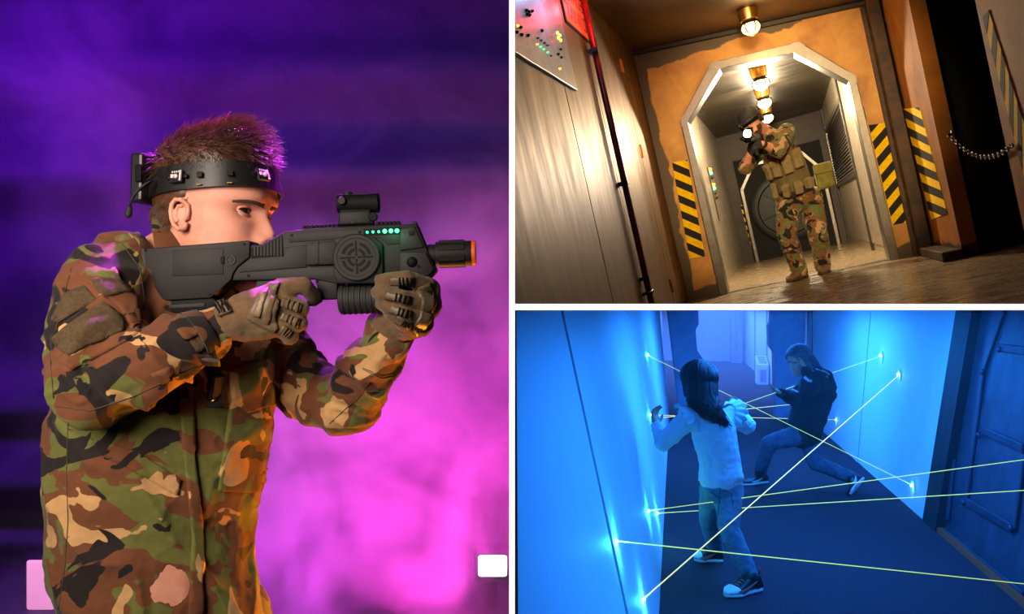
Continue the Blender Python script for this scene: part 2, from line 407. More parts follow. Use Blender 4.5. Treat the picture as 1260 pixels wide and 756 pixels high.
# ================================================================== upper right: the corridor
def local_uvw(t, O=None):
    """node outputs: metres right, deep, up in the corridor's own axes"""
    g = node(t, 'ShaderNodeNewGeometry'); out = []
    for ax, off in ((BU, 0), (BV, 0), (BW, BH)):
        d = node(t, 'ShaderNodeVectorMath', operation='DOT_PRODUCT'); d.inputs[1].default_value = ax
        t.links.new(g.outputs['Position'], d.inputs[0])
        a = node(t, 'ShaderNodeMath', operation='ADD'); a.inputs[1].default_value = off
        t.links.new(d.outputs['Value'], a.inputs[0]); out.append(a.outputs[0])
    cb = node(t, 'ShaderNodeCombineXYZ')
    for i, o in enumerate(out): t.links.new(o, cb.inputs[i])
    return out, cb.outputs[0]
def bmat(name, c1, c2, rough, metal, scale=(1, 1, 1), nscale=5, bump=0.1, bscale=30, grime=None, rough2=None, contrast=(0.3, 0.7), spec=0.5):
    m, t, p = nt(name); p.inputs['Specular IOR Level'].default_value = spec; (u, v, w), vec = local_uvw(t)
    mp = node(t, 'ShaderNodeMapping'); mp.inputs['Scale'].default_value = scale; t.links.new(vec, mp.inputs['Vector'])
    nz = node(t, 'ShaderNodeTexNoise', Scale=nscale, Detail=7.0, Roughness=0.62, Distortion=0.4); t.links.new(mp.outputs[0], nz.inputs['Vector'])
    cr = node(t, 'ShaderNodeValToRGB'); e = cr.color_ramp.elements; e[0].position, e[1].position = contrast
    e[0].color = rgba(c1); e[1].color = rgba(c2); t.links.new(nz.outputs['Fac'], cr.inputs['Fac']); col = cr.outputs['Color']
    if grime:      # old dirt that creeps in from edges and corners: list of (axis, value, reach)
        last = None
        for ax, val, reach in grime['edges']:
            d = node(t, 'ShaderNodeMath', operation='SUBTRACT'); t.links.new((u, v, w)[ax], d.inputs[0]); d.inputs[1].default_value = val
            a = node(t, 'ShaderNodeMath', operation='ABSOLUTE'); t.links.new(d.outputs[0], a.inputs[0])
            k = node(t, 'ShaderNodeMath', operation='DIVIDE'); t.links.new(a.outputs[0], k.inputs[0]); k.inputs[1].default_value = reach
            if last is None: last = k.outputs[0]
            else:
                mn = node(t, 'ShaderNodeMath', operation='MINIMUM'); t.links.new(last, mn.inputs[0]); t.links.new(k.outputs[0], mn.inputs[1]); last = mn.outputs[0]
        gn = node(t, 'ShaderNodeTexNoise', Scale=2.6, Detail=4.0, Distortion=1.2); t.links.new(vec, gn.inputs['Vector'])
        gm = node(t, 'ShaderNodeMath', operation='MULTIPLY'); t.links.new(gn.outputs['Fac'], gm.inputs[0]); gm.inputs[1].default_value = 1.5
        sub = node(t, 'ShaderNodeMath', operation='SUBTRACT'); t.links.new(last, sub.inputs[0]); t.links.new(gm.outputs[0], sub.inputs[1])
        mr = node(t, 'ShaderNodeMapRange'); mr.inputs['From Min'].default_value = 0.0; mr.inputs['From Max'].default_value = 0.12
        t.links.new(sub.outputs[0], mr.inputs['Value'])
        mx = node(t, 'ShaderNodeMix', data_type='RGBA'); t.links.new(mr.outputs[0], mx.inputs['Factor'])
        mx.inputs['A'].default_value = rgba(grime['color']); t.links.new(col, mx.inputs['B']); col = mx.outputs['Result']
    t.links.new(col, p.inputs['Base Color']); p.inputs['Metallic'].default_value = metal; p.inputs['Roughness'].default_value = rough
    if rough2 is not None:
        mr = node(t, 'ShaderNodeMapRange'); mr.inputs['To Min'].default_value = rough; mr.inputs['To Max'].default_value = rough2
        mr.inputs['From Min'].default_value = 0.35; mr.inputs['From Max'].default_value = 0.65
        t.links.new(nz.outputs['Fac'], mr.inputs['Value']); t.links.new(mr.outputs[0], p.inputs['Roughness'])
    if bump:
        nb = node(t, 'ShaderNodeTexNoise', Scale=bscale, Detail=4.0); t.links.new(mp.outputs[0], nb.inputs['Vector'])
        bp = node(t, 'ShaderNodeBump', Strength=bump, Distance=0.01); t.links.new(nb.outputs['Fac'], bp.inputs['Height'])
        t.links.new(bp.outputs['Normal'], p.inputs['Normal'])
    return m
VF = 7.6                                     # the wall with the eight-sided doorway
BT = 2.40                                    # height of the side walls
CB = lambda u: 2.255 - 0.093 * u             # ceiling of the near room, a little lower on the right
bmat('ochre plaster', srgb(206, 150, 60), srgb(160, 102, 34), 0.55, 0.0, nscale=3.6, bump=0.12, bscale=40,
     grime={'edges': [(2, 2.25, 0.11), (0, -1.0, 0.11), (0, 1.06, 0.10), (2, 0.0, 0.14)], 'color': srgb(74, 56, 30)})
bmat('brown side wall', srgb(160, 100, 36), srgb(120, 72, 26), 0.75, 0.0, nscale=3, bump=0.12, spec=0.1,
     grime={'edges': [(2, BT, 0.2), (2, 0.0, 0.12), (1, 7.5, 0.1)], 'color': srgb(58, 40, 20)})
bmat('bronze sheet', srgb(102, 68, 32), srgb(70, 46, 20), 0.46, 0.9, scale=(1, 2.5, 0.5), nscale=3, bump=0.015, bscale=22, rough2=0.6, spec=0.03)
bmat('brushed steel', srgb(196, 184, 164), srgb(146, 132, 112), 0.22, 0.6, scale=(1, 9, 0.6), nscale=4, bump=0.06, bscale=18, rough2=0.45)
bmat('ceiling steel', srgb(122, 112, 98), srgb(80, 72, 60), 0.28, 0.95, scale=(0.6, 7, 1), nscale=3, bump=0.06, bscale=16, rough2=0.5)
bmat('ceiling brown', srgb(78, 50, 18), srgb(48, 30, 10), 0.45, 0.0, scale=(2, 0.6, 1), nscale=3, bump=0.1)
bmat('worn floor', srgb(150, 130, 100), srgb(100, 82, 58), 0.14, 0.0, scale=(1.2, 2.6, 1), nscale=4, bump=0.05, bscale=10, rough2=0.42)
mat('end brown', srgb(52, 34, 18), 0.6, color2=srgb(34, 22, 12), nscale=4)
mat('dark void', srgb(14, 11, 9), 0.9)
mat('dark steel', srgb(40, 36, 32), 0.45, 0.6)
mat('frame steel', srgb(112, 106, 100), 0.36, 0.85, color2=srgb(100, 94, 88), nscale=14)
mat('hazard yellow', srgb(244, 204, 10), 0.8, color2=srgb(220, 176, 16), nscale=30, spec=0.1)
mat('hazard black', srgb(40, 38, 38), 0.8, spec=0.1)
mat('rust beam', srgb(74, 44, 20), 0.6, 0.2, color2=srgb(40, 24, 12), nscale=9)
mat('pipe red', srgb(120, 48, 30), 0.4, 0.4, color2=srgb(80, 30, 20), nscale=12)
mat('brass', srgb(206, 160, 80), 0.3, 0.9)
mat('hatch green', srgb(16, 22, 14), 0.55, 0.2, color2=srgb(9, 12, 8), nscale=8)
struct('floor', MB().box(B(-1.2, 2.4, -0.05), BU * 4.4, BV * 11.4, BW * 0.05), 'worn floor', CLIPB, 'worn shiny floor of the orange corridor')
struct('ceiling', MB().prism([B(-1.1, 2.2, CB(-1.1)), B(1.2, 2.2, CB(1.2)), B(1.2, 7.7, CB(1.2)), B(-1.1, 7.7, CB(-1.1))], BW * 0.3), 'ceiling brown', CLIPB, 'dark brown ceiling of the near room')
wl = struct('wall_left', MB().box(B(-1.09, 2.4, 0), BU * 0.08, BV * 5.3, BW * BT), 'dark steel', CLIPB, 'sheet metal wall with the control panel')
vs = [2.42] + [Bl(Bu(x, y, -1.0)).y for x, y in ((724, 240), (758, 216), (793, 212))] + [7.58]
for i in range(4):                            # upright sheets with open joints
    MB().box(B(-1.01, vs[i] + 0.006, 0.02), BU * 0.014, BV * (vs[i + 1] - vs[i] - 0.012), BW * (BT - 0.04)).build('sheet_panel', 'bronze sheet', wl, clip=CLIPB, bevel=0.003)
for x, y in ((773, 90), (790, 188), (818, 356)):
    w0 = Bl(Bu(x, y, -1.0)).z
    h = MB().box(B(-0.996, vs[3] - 0.03, w0 - 0.05), BU * 0.006, BV * 0.06, BW * 0.1); h.cyl(B(-0.986, vs[3], w0 - 0.055), B(-0.986, vs[3], w0 + 0.055), 0.009, 10)
    h.build('hinge', 'brass', wl, clip=CLIPB)
p0 = vs[2]
MB().tube([B(-0.955, p0, 0.05), B(-0.955, p0, 1.6), B(-0.955, p0, BT - 0.02)], 0.022, 12).build('pipe', 'pipe red', wl, smooth=True, clip=CLIPB)
for w0 in (0.35, 1.0, 1.9): MB().box(B(-0.995, p0 - 0.035, w0), BU * 0.066, BV * 0.07, BW * 0.025).build('pipe_clip', 'dark steel', wl, clip=CLIPB)
q = Bl(Bu(791, 362, -1.0)); MB().tube([B(-0.995, q.y - 0.05, q.z), B(-0.94, q.y - 0.05, q.z), B(-0.93, q.y, q.z + 0.01), B(-0.94, q.y + 0.05, q.z), B(-0.995, q.y + 0.05, q.z)], 0.009, 8).build('handle', 'dark steel', wl, smooth=True, clip=CLIPB)

# ---- wall with the eight-sided doorway
arch_px = [(886, 362), (838, 149), (876, 78), (983, 53), (1052, 94), (1107, 322)]
arch = [Bl(Bv(x, y, VF)) for x, y in arch_px]; arch = [(p.x, p.z) for p in arch]
arch[0] = (arch[0][0], 0.0); arch[-1] = (arch[-1][0], 0.0)
outer = [(-1.03, 0), (-1.03, BT + 0.02), (1.08, BT + 0.02), (1.08, 0)]
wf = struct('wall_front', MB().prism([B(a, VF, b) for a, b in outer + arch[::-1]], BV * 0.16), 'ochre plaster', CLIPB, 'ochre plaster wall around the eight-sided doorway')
cx, cy = 0.03, 1.0
inner = [(a + (0.075 if a < cx else -0.075) * (1.0 if i in (0, 5) else 0.8), b - (0.0 if i in (0, 5) else (0.03 if i in (1, 4) else 0.075))) for i, (a, b) in enumerate(arch)]
door = struct('door_1', MB().prism([B(*q) for q in ((arch[0][0], VF + 0.02, 0.002), (arch[-1][0], VF + 0.02, 0.002), (arch[-1][0], VF + 0.14, 0.002), (arch[0][0], VF + 0.14, 0.002))], BW * 0.006), 'frame steel', CLIPB, 'eight-sided steel doorway frame')
for i in range(5):
    a, b, c, d = arch[i], arch[i + 1], inner[i + 1], inner[i]
    MB().prism([B(q[0], VF - 0.05, q[1]) for q in (a, b, c, d)], BV * 0.24).build('frame_bar', 'frame steel', door, clip=CLIPB, bevel=0.004)
for i in (1, 2, 3, 4):
    a, b = Vector(arch[i]), Vector(inner[i]); t0 = (Vector(arch[i - 1]) - a).normalized() * 0.06; t1 = (Vector(arch[i + 1]) - a).normalized() * 0.06
    pts = [a + t0, a, a + t1, b + t1, b, b + t0]
    MB().prism([B(q.x, VF - 0.058, q.y) for q in pts], BV * 0.01).build('corner_plate', 'frame steel', door, clip=CLIPB)

# ---- hazard markings: a yellow plate with raised black bars
def clip_t(poly):
    for lo, sgn in ((0.0, 1), (1.0, -1)):
        out = []
        for i in range(len(poly)):
            a, b = poly[i], poly[(i + 1) % len(poly)]; fa, fb = (a[1] - lo) * sgn, (b[1] - lo) * sgn
            if fa >= 0: out.append(a)
            if fa * fb < 0: k = fa / (fa - fb); out.append((a[0] + (b[0] - a[0]) * k, a[1] + (b[1] - a[1]) * k))
        poly = out
        if len(poly) < 3: return []
    return poly
def hazard(quad, nrm, n, slope, label, duty=0.5, phase=0.0, parent=None, name='hazard_marking'):
    TL, TR, BR, BL = quad; nrm = nrm.normalized()
    P = lambda s, t: (TL * (1 - s) + TR * s) * (1 - t) + (BL * (1 - s) + BR * s) * t
    t = thing(name, label, 'hazard marking', loc=(BL + BR) / 2, group='hazard markings') if parent is None else parent
    MB().prism([p + nrm * 0.001 for p in quad], nrm * 0.004).build('plate', 'hazard yellow', t, clip=CLIPB)
    for k in range(-2, n + 3):
        a = (k + phase) / n
        poly = clip_t([(0, a), (1, a + slope), (1, a + slope + duty / n), (0, a + duty / n)])
        if poly: MB().prism([P(s, q) + nrm * 0.0045 for s, q in poly], nrm * 0.002).build('stripe', 'hazard black', t, clip=CLIPB)
    return t
hazard([Bv(x, y, VF) for x, y in ((827, 200), (846, 197), (867.5, 315.5), (848.5, 318))], -BV, 6, 0.10, 'yellow and black hazard strip on the ochre wall beside the bronze sheets')
hazard([Bv(x, y, VF) for x, y in ((1068.7, 154), (1088.6, 151.5), (1118.4, 273), (1098.5, 277))], -BV, 6, -0.13, 'yellow and black hazard strip with rising bars between doorway and dark beam')
UR = 1.06
hazard([Bu(x, y, UR) for x, y in ((1112, 134), (1132, 131.6), (1166.6, 263), (1146.7, 270))], -BU, 6, 0.12, 'yellow and black hazard strip on the side wall behind the dark beam')
hazard([Bu(x, y, UR) for x, y in ((1210.6, 21), (1218, 12), (1300, 275), (1300, 365))], -BU, 8, -0.05, 'large hazard strip at the edge of the dark opening by the chain')
# ---- side wall on the right: a dark opening with a chain between two stretches of wall
vo0 = Bl(Bu(1150, 150, UR)).y; vo1 = Bl(Bu(1206, 30, UR)).y
wr = MB().box(B(UR, vo0, 0), BU * 0.1, BV * (VF + 0.1 - vo0), BW * BT)
wr.box(B(UR, 2.2, 0), BU * 0.1, BV * (vo1 - 2.2), BW * BT).box(B(UR, vo1, BT - 0.12), BU * 0.1, BV * (vo0 - vo1), BW * 0.12)
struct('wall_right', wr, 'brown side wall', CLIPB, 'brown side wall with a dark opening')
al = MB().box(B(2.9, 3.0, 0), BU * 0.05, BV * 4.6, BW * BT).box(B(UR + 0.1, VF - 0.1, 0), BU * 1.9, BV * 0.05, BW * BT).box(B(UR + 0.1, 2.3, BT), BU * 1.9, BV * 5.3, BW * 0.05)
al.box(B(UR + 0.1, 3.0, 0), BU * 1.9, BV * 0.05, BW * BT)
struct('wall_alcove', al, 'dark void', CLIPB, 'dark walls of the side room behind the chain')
bm_ = MB().box(B(UR - 0.11, VF - 0.13, 0), BU * 0.1, BV * 0.12, BW * BT); bm_.box(B(UR - 0.15, VF - 0.02, 0), BU * 0.04, BV * 0.02, BW * BT)
struct('trim_3', bm_, 'rust beam', CLIPB, 'dark rusty corner beam beside the doorway', bevel=0.008)
struct('trim_4', MB().box(B(UR - 0.13, vo0 - 0.02, 0), BU * 0.13, BV * (VF - vo0 - 0.1), BW * 0.07), 'brown side wall', CLIPB, 'low plinth under the side wall', bevel=0.01)
struct('trim_5', MB().prism([B(-0.995, VF - 0.05, CB(-.995) - .04), B(-0.995, VF - 0.05, CB(-.995)), B(1.045, VF - 0.05, CB(1.045)), B(1.045, VF - 0.05, CB(1.045) - .04)], BV * 0.045), 'dark steel', CLIPB, 'dark strip where wall meets ceiling', bevel=0.005)
ch = thing('chain', 'thin rusty chain hanging across the dark opening', 'chain', loc=Bu(1172, 165, UR))
ca, cb_ = Bu(1172, 165, UR), Bu(1252, 176, UR); lk = MB(); N = 30
for i in range(N):
    f = (i + 0.5) / N; c = ca.lerp(cb_, f) - BW * (0.10 * 4 * f * (1 - f)) - BU * 0.02; d = (cb_ - ca).normalized()
    s = BW if i % 2 else BU
    lk.tube([c + d * (0.026 * math.cos(a)) + s * (0.011 * math.sin(a)) for a in [2 * math.pi * k / 10 for k in range(11)]], 0.004, 6, caps=False)
lk.build('links', 'rust beam', ch, smooth=True, clip=CLIPB)
MB().lathe(ca + BU * 0.002, -BU, [(0, 0.025), (0.008, 0.024), (0.01, 0.01), (0.03, 0.009)], 12).build('hook', 'dark steel', ch, clip=CLIPB)
# ---- switch boxes on the ochre wall by the doorway
for (x0, y0, x1, y1), nm in (((1050, 108, 1056, 124), 'small steel switch box above the keypad'), ((1057, 132, 1064, 150), 'small steel keypad box beside the doorway')):
    c = Bv((x0 + x1) / 2, (y0 + y1) / 2, VF); t = thing('switch_box', nm, 'switch', loc=c, group='switch boxes')
    MB().cbox(c - BV * 0.012, BU * 0.05, BV * 0.024, BW * 0.11).build('box', 'frame steel', t, bevel=0.004)
    MB().cbox(c - BV * 0.027, BU * 0.02, BV * 0.01, BW * 0.045).build('rocker', 'dark steel', t, bevel=0.002)

# ---- the passage behind the doorway
CL, CR, CT, VE = -0.78, 0.80, 2.04, 13.4
struct('wall_passage_left', MB().box(B(CL - 0.06, VF + 0.16, 0), BU * 0.06, BV * (VE - VF), BW * (CT + 0.1)), 'brushed steel', CLIPB, 'brushed steel wall of the passage with the control strip')
wpr = struct('wall_passage_right', MB().box(B(CR, VF + 0.16, 0), BU * 0.06, BV * (VE - VF), BW * (CT + 0.1)), 'brushed steel', CLIPB, 'brushed steel wall of the passage with the louvre panel')
struct('ceiling_passage', MB().box(B(CL - 0.06, VF + 0.16, CT), BU * (CR - CL + 0.12), BV * (VE - VF), BW * 0.05), 'ceiling steel', CLIPB, 'bare steel ceiling of the passage')
we = struct('wall_back', MB().box(B(CL - 0.06, VE, 0), BU * (CR - CL + 0.12), BV * 0.1, BW * (CT + 0.1)), 'end brown', CLIPB, 'brown end wall of the passage')
lv = [Bl(Bu(x, y, CR)) for x, y in ((1014, 151), (1035, 118), (1055, 216), (1034, 233))]
v0 = (lv[0].y + lv[3].y) / 2; v1 = (lv[1].y + lv[2].y) / 2; w0, w1 = lv[2].z, lv[1].z
v0, v1 = max(v0, v1), min(v0, v1)
lp = thing('louvre_panel', 'steel louvre panel on the passage wall', 'vent', loc=B(CR - 0.01, v1, w0))
fr = MB()
for a in ((v1, w0, v0 - v1, 0.05), (v1, w1 - 0.05, v0 - v1, 0.05), (v1, w0, 0.05, w1 - w0), (v0 - 0.05, w0, 0.05, w1 - w0)): fr.box(B(CR - 0.03, a[0], a[1]), BU * 0.03, BV * a[2], BW * a[3])
fr.build('frame', 'frame steel', lp, bevel=0.003)
ns = 20
for i in range(ns):
    a = w0 + 0.06 + (w1 - w0 - 0.12) * i / ns; h = (w1 - w0 - 0.12) / ns
    MB().prism([B(CR - 0.002, v1 + 0.05, a), B(CR - 0.026, v1 + 0.05, a), B(CR - 0.004, v1 + 0.05, a + h * 0.9)], BV * (v0 - v1 - 0.1)).build('slat', 'frame steel', lp)
for (va, vb) in ((VF + 0.3, v1 - 0.12), (v0 + 0.15, v0 + 1.1), (v0 + 1.25, VE - 0.1)):
    if vb > va + 0.1: MB().box(B(CR - 0.012, va, 0.08), BU * 0.012, BV * (vb - va), BW * (CT - 0.2)).build('sheet_panel', 'brushed steel', wpr, clip=CLIPB, bevel=0.003)
MB().box(B(CR - 0.012, v1, 0.08), BU * 0.012, BV * (v0 - v1), BW * (w0 - 0.12)).build('sheet_panel', 'brushed steel', wpr, clip=CLIPB, bevel=0.003)
for va in (v1 - 0.06, v0 + 0.06): MB().box(B(CR - 0.03, va - 0.03, 0), BU * 0.03, BV * 0.06, BW * CT).build('post', 'dark steel', wpr, clip=CLIPB, bevel=0.004)
cs = thing('control_strip', 'upright control strip with orange and green lamps on the passage wall', 'control panel', loc=Bu(884, 272, CL))
qa, qb = Bl(Bu(872, 208, CL)), Bl(Bu(884, 272, CL)); vm = (qa.y + qb.y) / 2
MB().box(B(CL, vm - 0.12, qb.z), BU * 0.015, BV * 0.03, BW * (qa.z - qb.z)).build('backing', 'dark steel', cs, bevel=0.003)
MB().box(B(CL, vm - 0.06, qb.z + 0.2), BU * 0.012, BV * 0.2, BW * (qa.z - qb.z - 0.2)).build('plate', 'brushed steel', cs, bevel=0.003)
mat('lamp orange', (1, 0.3, 0.03), emit=(1, 0.25, 0.02), estr=3.0); mat('lamp green', (0.1, 0.9, 0.4), emit=(0.1, 0.9, 0.4), estr=1.6)
mat('lamp red', (1, 0.05, 0.03), emit=(1, 0.03, 0.02), estr=2.0); mat('lamp yellow', (1, 0.75, 0.1), emit=(1, 0.7, 0.08), estr=1.6); mat('lamp dim', srgb(120, 118, 112), 0.3)
H = qa.z - qb.z
for f, mt, nm in ((0.97, 'lamp orange', 'orange_lamp'), (0.90, 'lamp green', 'green_lamp'), (0.82, 'dark steel', 'knob'), (0.68, 'lamp orange', 'orange_lamp'), (0.61, 'lamp green', 'green_lamp'), (0.53, 'dark steel', 'knob'), (0.44, 'dark steel', 'knob')):
    MB().lathe(B(CL + 0.01, vm + 0.02, qb.z + H * f), BU, [(0, 0.024), (0.012, 0.024), (0.03, 0.016), (0.036, 0.004)], 12).build(nm, mt, cs, smooth=True)
# end hatch: eight-sided lit frame, round dark door with spokes and wheel
ht = struct('door_2', MB().box(B(-0.62, VE - 0.02, 0), BU * 1.3, BV * 0.02, BW * 1.62), 'dark void', CLIPB, 'dark green round hatch at the end of the passage')
oc = [(-0.60, 0), (-0.60, 1.16), (-0.34, 1.52), (0.40, 1.52), (0.66, 1.16), (0.66, 0)]
oi = [(-0.55, 0), (-0.55, 1.14), (-0.32, 1.47), (0.38, 1.47), (0.61, 1.14), (0.61, 0)]
for i in range(5): MB().prism([B(q[0], VE - 0.07, q[1]) for q in (oc[i], oc[i + 1], oi[i + 1], oi[i])], BV * 0.06).build('frame_bar', 'frame steel', ht, bevel=0.004)
hc = B(0.03, VE - 0.03, 0.74)
MB().lathe(hc, -BV, [(0, 0.54), (0.03, 0.54), (0.05, 0.5), (0.05, 0.44), (0.03, 0.42), (0.035, 0.1), (0.06, 0.09), (0.06, 0.01)], 40).build('hatch_disc', 'hatch green', ht, autosmooth=30)
for k in range(6):
    a = k * math.pi / 3 + 0.3; d = BU * math.cos(a) + BW * math.sin(a)
    MB().box(hc - BV * 0.04 + d * 0.1 - d.cross(BV) * 0.02, d * 0.32, d.cross(BV) * 0.04, -BV * 0.02).build('spoke', 'hatch green', ht, bevel=0.004)
MB().tube([hc - BV * 0.1 + (BU * math.cos(a) + BW * math.sin(a)) * 0.16 for a in [2 * math.pi * k / 24 for k in range(25)]], 0.014, 8, caps=False).build('hand_wheel', 'dark steel', ht, smooth=True)
for qd, sl, nm in ((((911, 253), (918, 250), (931, 299), (924, 302)), 0.12, 'narrow hazard strip beside the hatch nearer the control strip'),
                   (((1008, 232), (1014, 230), (1023, 278), (1017, 281)), -0.12, 'narrow hazard strip beside the hatch nearer the louvre panel')):
    hazard([Bv(x, y, VE) for x, y in qd], -BV, 5, sl, nm)
# ---- bulkhead lamps
mat('lamp glass', (1, 0.86, 0.55), 0.3, emit=(1.0, 0.78, 0.42), estr=5.0)
mat('lamp glass dim', (1, 0.7, 0.35), 0.3, emit=(1.0, 0.62, 0.2), estr=5.0)
def bulkhead(p, s, label, glass, power, color):
    t = thing('bulkhead_lamp', label, 'lamp', loc=p, group='bulkhead lamps on the ceilings')
    MB().lathe(p, -BW, [(0, 0.085 * s), (0.03 * s, 0.085 * s), (0.09 * s, 0.075 * s), (0.10 * s, 0.06 * s)], 20).build('base', 'brass', t, autosmooth=30)
    MB().lathe(p - BW * 0.10 * s, -BW, [(0, 0.062 * s), (0.012 * s, 0.07 * s), (0.025 * s, 0.062 * s)], 20).build('collar', 'dark steel', t, autosmooth=30)
    MB().lathe(p - BW * 0.125 * s, -BW, [(0, 0.066 * s), (0.03 * s, 0.078 * s), (0.06 * s, 0.07 * s), (0.085 * s, 0.04 * s), (0.092 * s, 0.004)], 20).build('glass', glass, t, smooth=True)
    for k in range(6):
        a = k * math.pi / 3; d = BU * math.cos(a) + BV * math.sin(a)
        MB().tube([p - BW * 0.115 * s + d * 0.074 * s, p - BW * 0.16 * s + d * 0.086 * s, p - BW * 0.2 * s + d * 0.06 * s, p - BW * 0.226 * s], 0.005 * s, 6).build('guard_wire', 'dark steel', t, smooth=True)
    l = light('POINT', 'bulb', p - BW * 0.3 * s, power, color, size=0.05); l.parent = t; l.matrix_parent_inverse = Matrix.Translation(-Vector(p))
for x, y, lab in ((932, 84, 'bulkhead lamp in the passage nearest the doorway, whole below the frame'), (937, 110, 'bulkhead lamp in the passage, second behind the doorway'), (941, 131, 'bulkhead lamp in the passage just above the cap of the man')):
    q = Bl(Bw(x, y, CT)); bulkhead(B(q.x, q.y, CT), 1.0, lab, 'lamp glass', 220 if y < 100 else (130 if y < 120 else 12), (1.0, 0.80, 0.52))
q = Bl(Bw(919, 12, 2.25)); bulkhead(B(q.x, min(q.y, 7.4), CB(q.x)), 0.95, 'bulkhead lamp on the brown ceiling of the near room', 'lamp glass dim', 12, (1.0, 0.6, 0.22))
# ---- control panel and sign on the sheet metal wall
cpn = thing('control_console', 'grey control panel with coloured lamps on the sheet metal wall', 'control panel', loc=Bu(666, 85, -0.99))
va, vb = vs[0], Bl(Bu(696, 60, -0.99)).y; wbot = Bl(Bu(666, 87, -0.99)).z
mat('panel grey', srgb(140, 138, 146), 0.4, 0.5, color2=srgb(110, 108, 116), nscale=9)
MB().box(B(-0.996, va, wbot), BU * 0.022, BV * (vb - va), BW * (2.32 - wbot)).build('plate', 'panel grey', cpn, clip=CLIPB, bevel=0.004)
for (x, y, mt, r) in ((647, 13, 'hazard black', .012), (650, 15, 'hazard black', .012), (654, 14, 'hazard black', .012), (648, 18, 'hazard black', .012), (651, 19, 'hazard black', .012), (636, 32, 'lamp yellow', .011), (640, 34, 'hazard black', .011), (635, 40, 'hazard black', .012), (641, 43, 'hazard black', .012),
                      (649, 44, 'hazard black', .012), (678, 44, 'lamp red', .009), (680, 52, 'lamp red', .009), (685, 41, 'lamp yellow', .016), (688, 44, 'lamp yellow', .016), (686, 47, 'lamp yellow', .016), (689, 50, 'lamp yellow', .016), (660, 55, 'lamp yellow', .008), (664, 58, 'lamp green', .008),
                      (668, 61, 'lamp green', .008), (673, 65, 'lamp green', .008), (677, 69, 'lamp dim', .008), (661, 47, 'lamp dim', .009), (665, 50, 'lamp dim', .009), (669, 53, 'lamp dim', .009), (673, 56, 'lamp dim', .009), (689, 61, 'hazard black', .011), (686, 67, 'hazard black', .011), (690, 71, 'hazard black', .011), (688, 85, 'lamp yellow', .010), (666, 38, 'hazard black', .014)):
    p = Bu(x, y, -0.974); r *= 0.62; MB().lathe(p, BU, [(0, r), (0.006, r), (0.012, r * 0.6), (0.013, 0.001)], 10).build('indicator_lamp' if 'lamp' in mt else 'button', mt, cpn, smooth=True, clip=CLIPB)
sg = [Bl(Bu(x, y, -0.985)) for x, y in ((697, 22), (727, 54), (722, 14))]
sv0, sv1 = sg[0].y, sg[1].y; sw0 = (sg[0].z + sg[1].z) / 2; sh = 0.30
sign = thing('tank_sign', 'orange sign with dark lettering on the sheet metal wall', 'sign', loc=B(-0.99, sv0, sw0))
mat('sign orange', srgb(236, 120, 20), 0.5); mat('sign ink', srgb(60, 20, 40), 0.6)
MB().box(B(-0.997, sv0 - 0.012, sw0 - 0.012), BU * 0.008, BV * (sv1 - sv0 + 0.024), BW * (sh + 0.024)).build('border', 'hazard black', sign, clip=CLIPB)
MB().box(B(-0.99, sv0, sw0), BU * 0.006, BV * (sv1 - sv0), BW * sh).build('face', 'sign orange', sign, clip=CLIPB)
def text_mesh(body, o, ax, ay, size, width, ext=0.0015):
    cu = bpy.data.curves.new('t', 'FONT'); cu.body = body; cu.size = 1.0; cu.extrude = 0.0; cu.align_x = 'CENTER'
    ob = bpy.data.objects.new('t', cu); COL.objects.link(ob); dg = bpy.context.evaluated_depsgraph_get(); dg.update()
    me = bpy.data.meshes.new_from_object(ob.evaluated_get(dg)); bpy.data.objects.remove(ob)
    c = coords(me); wd = c[:, 0].max() - c[:, 0].min(); kx = width / wd; n = ax.cross(ay)
    setco(me, np.array([list(o + ax * (p[0] * kx) + ay * (p[1] * size)) for p in c]))
    bm = bmesh.new(); bm.from_mesh(me); r = bmesh.ops.extrude_face_region(bm, geom=bm.faces[:])
    bmesh.ops.translate(bm, verts=[e for e in r['geom'] if isinstance(e, bmesh.types.BMVert)], vec=n * ext); bm.to_mesh(me); bm.free(); return me
for i, wd in enumerate(('SEWAGE', 'TANKS')):
    put('lettering', text_mesh(wd, B(-0.9838, (sv0 + sv1) / 2, sw0 + (0.175 if i == 0 else 0.04)), BV, BW, 0.145, (sv1 - sv0) * 0.84), 'sign ink', sign)

# ================================================================== lower right: the laser hall
UL, URC = -0.08, 1.73
tL = lambda v: max(0.07, 0.215 - (v - 3.0) * 0.016)                     # both walls lean out a little, less towards the far end
tR = lambda v: max(0.0, 0.145 - (v - 6.2) * 0.030)
def CLp(v, w, d=0.0): return C(UL - tL(v) * w + d, v, w)
def CRp(v, w, d=0.0): return C(URC + tR(v) * w - d, v, w)
mat('hall white', srgb(228, 232, 236), 0.6, color2=srgb(220, 226, 232), nscale=3)
mat('hall joint', srgb(150, 156, 168), 0.6)
mat('hall carpet', srgb(74, 34, 52), 0.95, color2=srgb(44, 20, 32), nscale=160, bump=0.6, bscale=300, contrast=(0.3, 0.7))
mat('hall dark metal', srgb(70, 72, 92), 0.5, 0.3, color2=srgb(52, 54, 70), nscale=6, bump=0.08)
mat('hall black', srgb(22, 20, 26), 0.6)
mat('hall portal', srgb(176, 170, 204), 0.55, 0.0, color2=srgb(156, 150, 186), nscale=4)
mat('strip orange', srgb(190, 70, 30), 0.5)
def ruled(fn, va, vb, w0, w1, d0, d1, n=14):
    """a wall sheet between depths va and vb, d0..d1 proud of the wall line"""
    rows = []
    for i in range(n + 1):
        v = va + (vb - va) * i / n; rows.append([fn(v, w0, d0), fn(v, w1, d0), fn(v, w1, d1), fn(v, w0, d1)])
    return MB().loft(rows)
